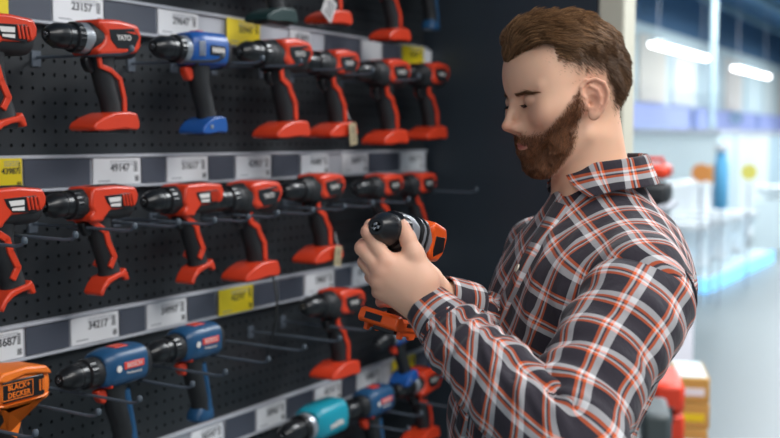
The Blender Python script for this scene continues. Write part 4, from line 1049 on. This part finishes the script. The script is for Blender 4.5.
# fluorescent rows
def lamp(px, py, Lw, Y, label, nseg=None):
    a = P(px, py, Y); s, n = a.dot(D), a.dot(N)
    e = empty('tube_lamp', M=Matrix.Translation(W(s+Lw/2, n, a.z)) @ Matrix.Rotation(WROT, 4, 'Z'))
    MB().box((-Lw/2, -.07, .0), (Lw/2, .07, .05)).build('housing', m_wallw, e)
    MB().rings([[Vector((x, .05*math.cos(R(30*k)), -.02+.04*math.sin(R(30*k)))) for k in range(12)] for x in (-Lw/2+.03, Lw/2-.03)]).build('diffuser', m_lt, e)
    b = MB()
    for x in (-Lw*.4, Lw*.4): b.tube([(x, 0, .04), (x, 0, 4.7-a.z)], .006)
    b.build('suspension_wire', m_rail, e)
    tag(e, label, 'lamp', 'hanging tube lamps')
lamp(652, 42.5, 3.2, 16, 'long glowing tube lamp nearest the man under the blue ceiling')
lamp(734, 67, 3.3, 21, 'glowing tube lamp right of the white pole under the blue ceiling')
# pole
b = MB(); c = P(712, 100, 16.3); b.rings([[Vector((c.x+.05*math.cos(R(22.5*k)), c.y+.05*math.sin(R(22.5*k)), z)) for k in range(16)] for z in (0, 4.7)])
tag(b.build('pole', mat('pole_white', 'a9bec6', .4)), 'tall slim white pole running from floor to ceiling', 'pole')
# ceiling ducts
for k, (px, z) in enumerate(((640, 4.45), (700, 4.5), (775, 4.45))):
    a = P(px, 10, 18); s, n = a.dot(D), a.dot(N)
    o = MB().tube([W(8, n, z), W(42, n, z)], .09, 10).build('ceiling_duct', mat('duct', '5d7c8e', .6))
    tag(o, ['grey blue duct under the ceiling right behind the cream post', 'grey blue duct under the ceiling near the white pole', 'grey blue duct under the ceiling at the right photo edge'][k], 'duct', 'ceiling ducts')
# posters and blue banner along the far wall
pcs = ['dbe6e6', 'd9d3c8', 'e8ecec', 'c3d5dc', 'e3ddd6', 'cfe0e4']
for k, s in enumerate(np.arange(17, 36, 2.2)):
    w = 1.7
    tag(WB(s, s+w, -5.99, -5.95, 2.35, 3.55, 'wall_poster', mat('poster%d' % (k % 6), pcs[k % 6], .6)), 'pale tall poster high on the bright far wall of the store', 'poster', 'posters on the far wall')
for k, s in enumerate((16.5, 22.8, 29)):
    tag(WB(s, s+5.6, -5.94, -5.80, 1.85, 2.30, 'banner', m_blueband), 'blue banner strip running below the posters on the far wall: ' + ('piece nearest the cream post', 'piece behind the white pole', 'piece farthest to the right')[k], 'banner', 'blue banners')
# shelving under the banner with goods
gcols = ['e8eef0', 'b8cdd8', '9cc4de', '5c8fc4', 'f2f4f4', 'b89c7c', '3f74b0', 'e0dcd2', '7f9ca4', 'd9773a']
for bi, s in enumerate(np.arange(13.5, 34, 3.4)):
    e = empty('display_rack'); e.matrix_world = WM(s, -5.75, 0)
    b = MB()
    for z in (.15, .75, 1.3): b.box((-1.6, 0, z-.03), (1.6, .5, z))
    b.build('shelf_board', m_rail, e)
    b = MB()
    for x in (-1.6, 1.56): b.box((x, 0, 0), (x+.04, .5, 1.85))
    b.build('upright', m_wallw, e)
    tag(e, 'bright display rack standing along the far wall of the store', 'rack', 'racks along the far wall')
gp = {}
for kind in ('carton', 'bottle', 'basin'):
    b = MB()
    if kind == 'carton': b.box((-.14, -.12, 0), (.14, .12, .34)); gp[kind] = (b, .01)
    elif kind == 'bottle': b.rings([sec(0, 0, z, r, r, 2, 14, 'z') for z, r in ((0, .06), (.01, .07), (.2, .07), (.25, .03), (.3, .025), (.31, .02))]); gp[kind] = (b, 0)
    else: b.rings([sec(0, 0, z, r, r*.8, 2.4, 20, 'z') for z, r in ((0, .10), (.05, .16), (.16, .22), (.17, .22), (.165, .19), (.08, .12))]); gp[kind] = (b, 0)
gm = {}
for bi, s in enumerate(np.arange(13.5, 34, 3.4)):
    for z in (.15, .75, 1.3):
        x = -1.22
        while x < 1.26:
            kd = random.choice(['carton', 'carton', 'bottle', 'basin']); ci = random.randrange(10); sc = random.uniform(.8, 1.15)
            M = WM(s-x, -5.5, z+.004) @ Matrix.Scale(sc, 4)
            if (kd, ci) not in gm:
                m = mat('goods%d' % ci, gcols[ci], .35); b, bv = gp[kd]; o = b.build({'carton': 'goods_box', 'bottle': 'goods_bottle', 'basin': 'goods_basin'}[kd], m, bevel=bv); o.matrix_world = M; gm[(kd, ci)] = o
            else: o = gm[(kd, ci)].copy(); COL.objects.link(o); o.matrix_world = M
            tag(o, {'carton': 'pale box on a bright rack along the far wall', 'bottle': 'pale bottle on a bright rack along the far wall', 'basin': 'pale basin on a bright rack along the far wall'}[kd], {'carton': 'box', 'bottle': 'bottle', 'basin': 'basin'}[kd], {'carton': 'boxes on far racks', 'bottle': 'bottles on far racks', 'basin': 'basins on far racks'}[kd])
            x += {'carton': .36, 'bottle': .26, 'basin': .42}[kd]*sc*.5+.30+random.uniform(0, .1)
# display platform with bathroom ceramics
c = P(707, 279, 11.5); pz = c.z; cs, cn = c.dot(D), c.dot(N)
e = empty('display_platform')
WB(cs, cs+3.5, cn-2.3, cn, .0, pz, 'platform_top', mat('platform_white', 'b9cdd4', .4), .01, e)
WB(cs-.03, cs, cn-2.3, cn+.03, pz-.16, pz+.0, 'edge_strip', mat('strip_cyan', '7cc8ff', .4, emis=1.3), 0, e)
WB(cs, cs+3.5, cn, cn+.03, pz-.16, pz+.0, 'edge_strip', mat('strip_cyan', '7cc8ff', .4, emis=1.3), 0, e)
tag(e, 'low white display platform with a glowing pale blue edge', 'platform')
def toilet():
    e = empty('toilet')
    MB().rings([sec(x, 0, z, hx, hy, 2.3, 24, 'z') for x, z, hx, hy in ((0, 0, .20, .13), (0, .04, .19, .12), (.02, .2, .20, .13), (.04, .34, .27, .18), (.05, .40, .29, .19), (.05, .41, .28, .18))]).build('bowl', m_cwhite, e)
    MB().box((-.36, -.19, .38), (-.20, .19, .78)).build('tank', m_cwhite, e, bevel=.03)
    MB().rings([sec(.05, 0, z, hx, hy, 2.2, 24, 'z') for z, hx, hy in ((.412, .27, .18), (.42, .29, .19), (.44, .29, .19), (.45, .26, .17))]).build('seat_lid', m_cwhite, e)
    MB().box((-.31, -.03, .78), (-.25, .03, .79)).build('flush_button', m_rail, e)
    return e
t0 = None
names = ['white toilet nearest the corner of the glowing platform', 'white toilet second from the corner of the glowing platform', 'white toilet third from the corner on the glowing platform', 'white toilet farthest along the glowing platform edge', 'white toilet in the back row of the platform, near the man', 'white toilet in the back row of the platform, middle one', 'white toilet in the back row of the platform, far one']
for k, (ds, dn) in enumerate(((.5, -.5), (1.35, -.5), (2.2, -.5), (3.05, -.5), (.6, -1.7), (1.75, -1.7), (2.9, -1.7))):
    o = toilet() if t0 is None else copy_tree(t0); t0 = t0 or o
    o.matrix_world = Matrix.Translation(W(cs+ds, cn+dn, pz)) @ Matrix.Rotation(math.atan2(N.y, N.x)+R(-20), 4, 'Z') @ Matrix.Scale(1.25, 4)
    tag(o, names[k], 'toilet', 'toilets on the display platform')
# washbasin cabinet at right, partition panels, sign stands
def stand(px, py, Y, w, h, col, label, cat, name):
    a = P(px, py, Y)
    o = MB().box((-w/2, -.03, 0), (w/2, .03, h)).build(name, mat('st_'+col, col, .5), bevel=.005); o.location = a; o.rotation_euler = (0, 0, R(-12)); tag(o, label, cat); return o
for k, (px, Y, wd) in enumerate(((672, 15.9, 1.3), (700, 17.3, 1.2), (738, 18.5, 1.0), (770, 19.5, .9))):
    a = P(px, 150, Y)
    e = empty('shower_panel', (a.x, a.y, 0), R(-18))
    MB().box((-wd/2, -.03, 0), (wd/2, .03, 1.75)).build('panel', mat('panel%d' % k, ['dfe9ea', 'cfe0e4', 'e8eeee', 'c6dbe4'][k], .3), e, bevel=.01)
    MB().box((-wd/2-.02, -.05, 1.72), (wd/2+.02, .05, 1.8)).build('top_rail', m_rail, e)
    MB().box((-wd/2, -.3, 0), (wd/2, .3, .12)).build('tray', m_cwhite, e, bevel=.02)
    tag(e, 'tall pale shower panel behind the display platform, ' + ['nearest the man', 'second from the man', 'third from the man', 'at the right photo edge'][k], 'shower panel', 'shower panels')
a = P(782, 228, 16.2); e = empty('washbasin_cabinet', (a.x+.1, a.y, 0), R(-20))
MB().box((-.5, -.3, 0), (.5, .3, .75)).build('cabinet_body', mat('cab_white', 'dbe7ea', .35), e, bevel=.01)
MB().rings([sec(0, 0, z, r, r*.7, 2.6, 24, 'z') for z, r in ((.75, .3), (.82, .42), (.94, .48), (.945, .46), (.86, .36))]).build('basin_bowl', m_cwhite, e)
tag(e, 'white washbasin cabinet with rounded bowl at the right photo edge', 'washbasin')
def disc_sign(px, py, Y, col, label):
    a = P(px, py, Y); e = empty('round_sign', a, R(-12))
    MB().lathe([(-.01, .09), (.01, .09)], Matrix.Rotation(R(90), 4, 'Z'), 24).build('disc', mat('sg_'+col, col, .5), e)
    MB().tube([(0, 0, -.12), (0, 0, -a.z)], .012).build('stand_pole', m_rail, e); tag(e, label, 'sign')
disc_sign(701, 173, 10.5, 'ee9a4e', 'orange round sign on thin stand, left one of two'); disc_sign(713, 174, 10.8, 'f0a860', 'orange round sign on thin stand, right one of two')
a = P(721, 180, 10.5); e = empty('blue_canister', (a.x, a.y, a.z-.28), 0)
MB().rings([sec(0, 0, z, r, r, 2, 16, 'z') for z, r in ((0, .06), (.02, .07), (.42, .07), (.50, .05), (.56, .05))]).build('canister_body', mat('canister', '6fc0ee', .4), e)
MB().rings([sec(0, 0, z, r, r, 2, 16, 'z') for z, r in ((.56, .06), (.62, .06))]).build('cap', m_white, e)
MB().tube([(0, 0, 0), (0, 0, -(a.z-.28))], .012).build('stand_pole', m_rail, e)
tag(e, 'light blue canister display right of the orange round signs', 'canister')
disc_sign(749, 172, 12, 'e9dd6a', 'small yellow round sign on thin stand at the right')
disc_sign(736, 118, 15, '9fb8d8', 'pale blue round sign high on thin stand right of pole')
# rack end with red and black machines right behind the man's collar
a = P(652, 203, 4.6); e = empty('machine_stand', (a.x, a.y, 0), R(-20))
MB().box((-.06, -.2, 0), (.06, .2, a.z)).build('stand_column', mat('stand_grey', 'e4ecee', .5), e, bevel=.01)
MB().box((-.09, -.22, a.z-.02), (.09, .22, a.z)).build('stand_top', m_rail, e, bevel=.003)
tag(e, 'grey stand carrying the red and black machines behind the man', 'stand')
for k, (dx, dz) in enumerate(((-.0, .001), (.0, .105))):
    e = empty('power_machine', (a.x+dx, a.y, a.z+dz), R(-20))
    MB().box((-.075, -.12, 0), (.075, .12, .085 if k == 0 else .06)).build('machine_base', BLK if k == 0 else RED, e, bevel=.02)
    MB().tube([(-.05, 0, .05), (-.04, 0, .083), (.04, 0, .083), (.05, 0, .05)], .009, 8).build('carry_handle', RED, e)
    MB().box((-.09, -.05, .03), (-.03, .05, .07)).build('front_cover', RED, e, bevel=.01)
    tag(e, ['black machine with red cover on grey stand behind the man', 'red machine on top of the black machine behind the man'][k], 'machine')
# boxes at the lower right
def boxat(px0, px1, pytop, Y, zb, dep, name, m, parent=None, ang=-TH, bevel=.01):
    p0, p1 = P(px0, pytop, Y), P(px1, pytop, Y)
    w = (p1.x-p0.x)
    o = MB().box((-w/2, 0, 0), (w/2, dep, p0.z-zb)).build(name, m, parent, bevel=bevel); o.location = ((p0.x+p1.x)/2, Y, zb); o.rotation_euler = (0, 0, ang*.35); return o, p0.z
m_card = mat('cardboard_yellow', 'c79a4e', .7, vary=.15, bscale=40)
zt = P(700, 378, 3.9).z; nst = 8; hh = zt/nst
for k in range(nst):
    p0, p1 = P(676, 378, 3.9), P(709, 378, 3.9)
    e = empty('carton', ((p0.x+p1.x)/2+random.uniform(-.004, .004), 3.9, k*hh), -TH*.35)
    w = p1.x-p0.x
    MB().box((-w/2, 0, .002), (w/2, .3, hh-.001)).build('carton_body', m_card, e, bevel=.004)
    b = MB(); b.box((-w*.3, -.001, hh*.3), (w*.35, .0, hh*.6)); b.build('carton_label', m_white if k % 2 else m_yel, e, smooth=False)
    if k == nst-1: MB().box((-w/2+.01, .01, hh-.001), (w/2-.01, .29, hh+.003)).build('top_sheet', mat('sheet_pale', 'cfe0e2', .5), e)
    tag(e, f'flat yellow carton in the stack at lower right, {["bottom","second","third","fourth","fifth","sixth","seventh","topmost"][k]} of eight', 'carton', 'stack of yellow cartons')
def toolcase(px0, px1, pytop, Y, zb, m, label, dep=.3):
    p0, p1 = P(px0, pytop, Y), P(px1, pytop, Y); w = p1.x-p0.x; h = p0.z-zb
    e = empty('tool_case', ((p0.x+p1.x)/2, Y, zb), -TH*.35)
    MB().box((-w/2, 0, 0), (w/2, dep, h*.48)).build('case_bottom', m, e, bevel=.015)
    MB().box((-w/2, 0, h*.50), (w/2, dep, h)).build('case_lid', m, e, bevel=.02)
    MB().box((-w*.15, -.012, h*.40), (w*.15, .0, h*.60)).build('latch', BLK, e, bevel=.003)
    tag(e, label, 'tool case')
zt = P(670, 384, 3.55).z
CR = mat('case_red', 'e8442a', .4)
for k in range(4):
    p0, p1 = P(654, 384, 3.55), P(685, 384, 3.55); w = p1.x-p0.x; h = zt/4; zb = k*h
    e = empty('tool_case', ((p0.x+p1.x)/2+.0, 3.55, zb), -TH*.35)
    MB().box((-w/2, 0, .001), (w/2, .3, h*.48)).build('case_bottom', CR, e, bevel=.012)
    MB().box((-w/2, 0, h*.50), (w/2, .3, h-.001)).build('case_lid', CR, e, bevel=.018)
    MB().box((-w*.15, -.012, h*.38), (w*.15, .002, h*.62)).build('latch', BLK, e, bevel=.003)
    tag(e, f'red tool case in the stack behind the man, {["bottom","second","third","topmost"][k]} of four', 'tool case', 'stack of red tool cases')
zt = P(655, 402, 3.35).z
for k in range(3):
    p0, p1 = P(636, 402, 3.3), P(664, 402, 3.3); w = p1.x-p0.x; h = zt/3; zb = k*h
    e = empty('tool_case', ((p0.x+p1.x)/2, 3.2, zb), -TH*.35)
    MB().box((-w/2, 0, .001), (w/2, .24, h*.48)).build('case_bottom', mat('case_grey', '4a5254', .5), e, bevel=.012)
    MB().box((-w/2, 0, h*.50), (w/2, .24, h-.001)).build('case_lid', mat('case_grey', '4a5254', .5), e, bevel=.018)
    MB().box((-w*.15, -.012, h*.38), (w*.15, .002, h*.62)).build('latch', BLK, e, bevel=.003)
    tag(e, f'dark grey tool case behind the man, {["bottom","middle","topmost"][k]} of three', 'tool case', 'stack of grey tool cases')
p0, p1 = P(668, 290, 5.2), P(694, 290, 5.2); w = p1.x-p0.x
e = empty('white_appliance', ((p0.x+p1.x)/2, 5.2, 0), -TH*.35)
MB().box((-w/2, 0, .03), (w/2, .3, p0.z)).build('appliance_body', mat('appl', 'f2eef6', .35), e, bevel=.012)
MB().box((-w/2+.008, -.008, p0.z*.55), (w/2-.008, .001, p0.z-.02)).build('appliance_door', mat('appl', 'f2eef6', .35), e, bevel=.006)
MB().box((-w/2+.01, .01, 0), (w/2-.01, .29, .03)).build('plinth', BLK, e)
tag(e, 'narrow pale lilac cabinet standing behind the yellow cartons', 'cabinet')
# ------------------------------------------------------------------ lights
def area(loc, rot, sx, sy, pw, col=(1, 1, 1), name='lamp_light'):
    l = bpy.data.lights.new(name, 'AREA'); l.shape = 'RECTANGLE'; l.size = sx; l.size_y = sy; l.energy = pw; l.color = col
    o = bpy.data.objects.new(name, l); COL.objects.link(o); o.location = loc; o.rotation_euler = rot; return o
def ceil_lamp(x, y, z, sx, sy, pw, label, rz=0, col=(1, 1, 1), tilt=(0, 0)):
    e = empty('ceiling_lamp', (x, y, z), rz)
    MB().box((-sx/2-.03, -sy/2-.03, .005), (sx/2+.03, sy/2+.03, .06)).build('lamp_housing', m_wallw, e, bevel=.005)
    MB().box((-sx/2, -sy/2, -.002), (sx/2, sy/2, .006)).build('lamp_diffuser', mat('lamp_panel', 'ffffff', .5, emis=3), e)
    b = MB()
    for sx_ in (-1, 1): b.tube([(sx_*sx*.4, 0, .05), (sx_*sx*.4, 0, 4.7-z)], .005)
    b.build('suspension_wire', m_rail, e)
    tag(e, label, 'lamp', 'ceiling panel lamps'); area((x, y, z-.02), (0, 0, rz), sx, sy, pw, col)
ceil_lamp(1.6, .2, 3.3, 1.2, 2.4, 68, 'ceiling panel lamp above the aisle right of the man', 0, (1, .97, .93))
ceil_lamp(-.2, -1.6, 3.3, 1.2, 1.2, 28, 'ceiling panel lamp above and behind the viewer', 0, (1, .97, .94))
ceil_lamp(1.9, 3.4, 3.3, 1.2, 1.2, 120, 'ceiling panel lamp beyond the end of the pegboard', 0, (.95, .98, 1))
for k, (s, n, pw) in enumerate(((10, -1.5, 900), (16, -2.5, 1500), (22, -2.5, 1800), (29, -2.5, 1800), (12, 3, 900), (20, 3, 900))):
    q = W(s, n, 4.2)
    ceil_lamp(q.x, q.y, 4.2, 2.4, 1.2, pw*.20, 'ceiling panel lamp over the bright bathroom department: ' + ['nearest', 'second', 'third', 'farthest', 'nearest of the right row', 'far one of the right row'][k], 0, (.92, .97, 1))
w = bpy.data.worlds.new('World'); S.world = w; w.use_nodes = True
w.node_tree.nodes['Background'].inputs[0].default_value = (.80, .90, 1, 1); w.node_tree.nodes['Background'].inputs[1].default_value = .45
# ------------------------------------------------------------------ camera
cd = bpy.data.cameras.new('Camera'); cam = bpy.data.objects.new('Camera', cd); COL.objects.link(cam); S.camera = cam
cam.location = (0, 0, CAMZ); cam.rotation_euler = (R(90)-PITCH, 0, 0); cd.sensor_width = 36; cd.lens = 36*F/780
cd.clip_start = .05; cd.clip_end = 200; cd.dof.use_dof = True; cd.dof.focus_distance = 1.46; cd.dof.aperture_fstop = 3.7
vs = S.view_settings; S.display_settings.display_device = 'sRGB'; vs.view_transform = 'Standard'; vs.look = 'None'; vs.gamma = 1; vs.use_curve_mapping = False; vs.exposure = 0
S.cycles.use_denoising = True; S.cycles.max_bounces = 6; S.cycles.sample_clamp_indirect = 6
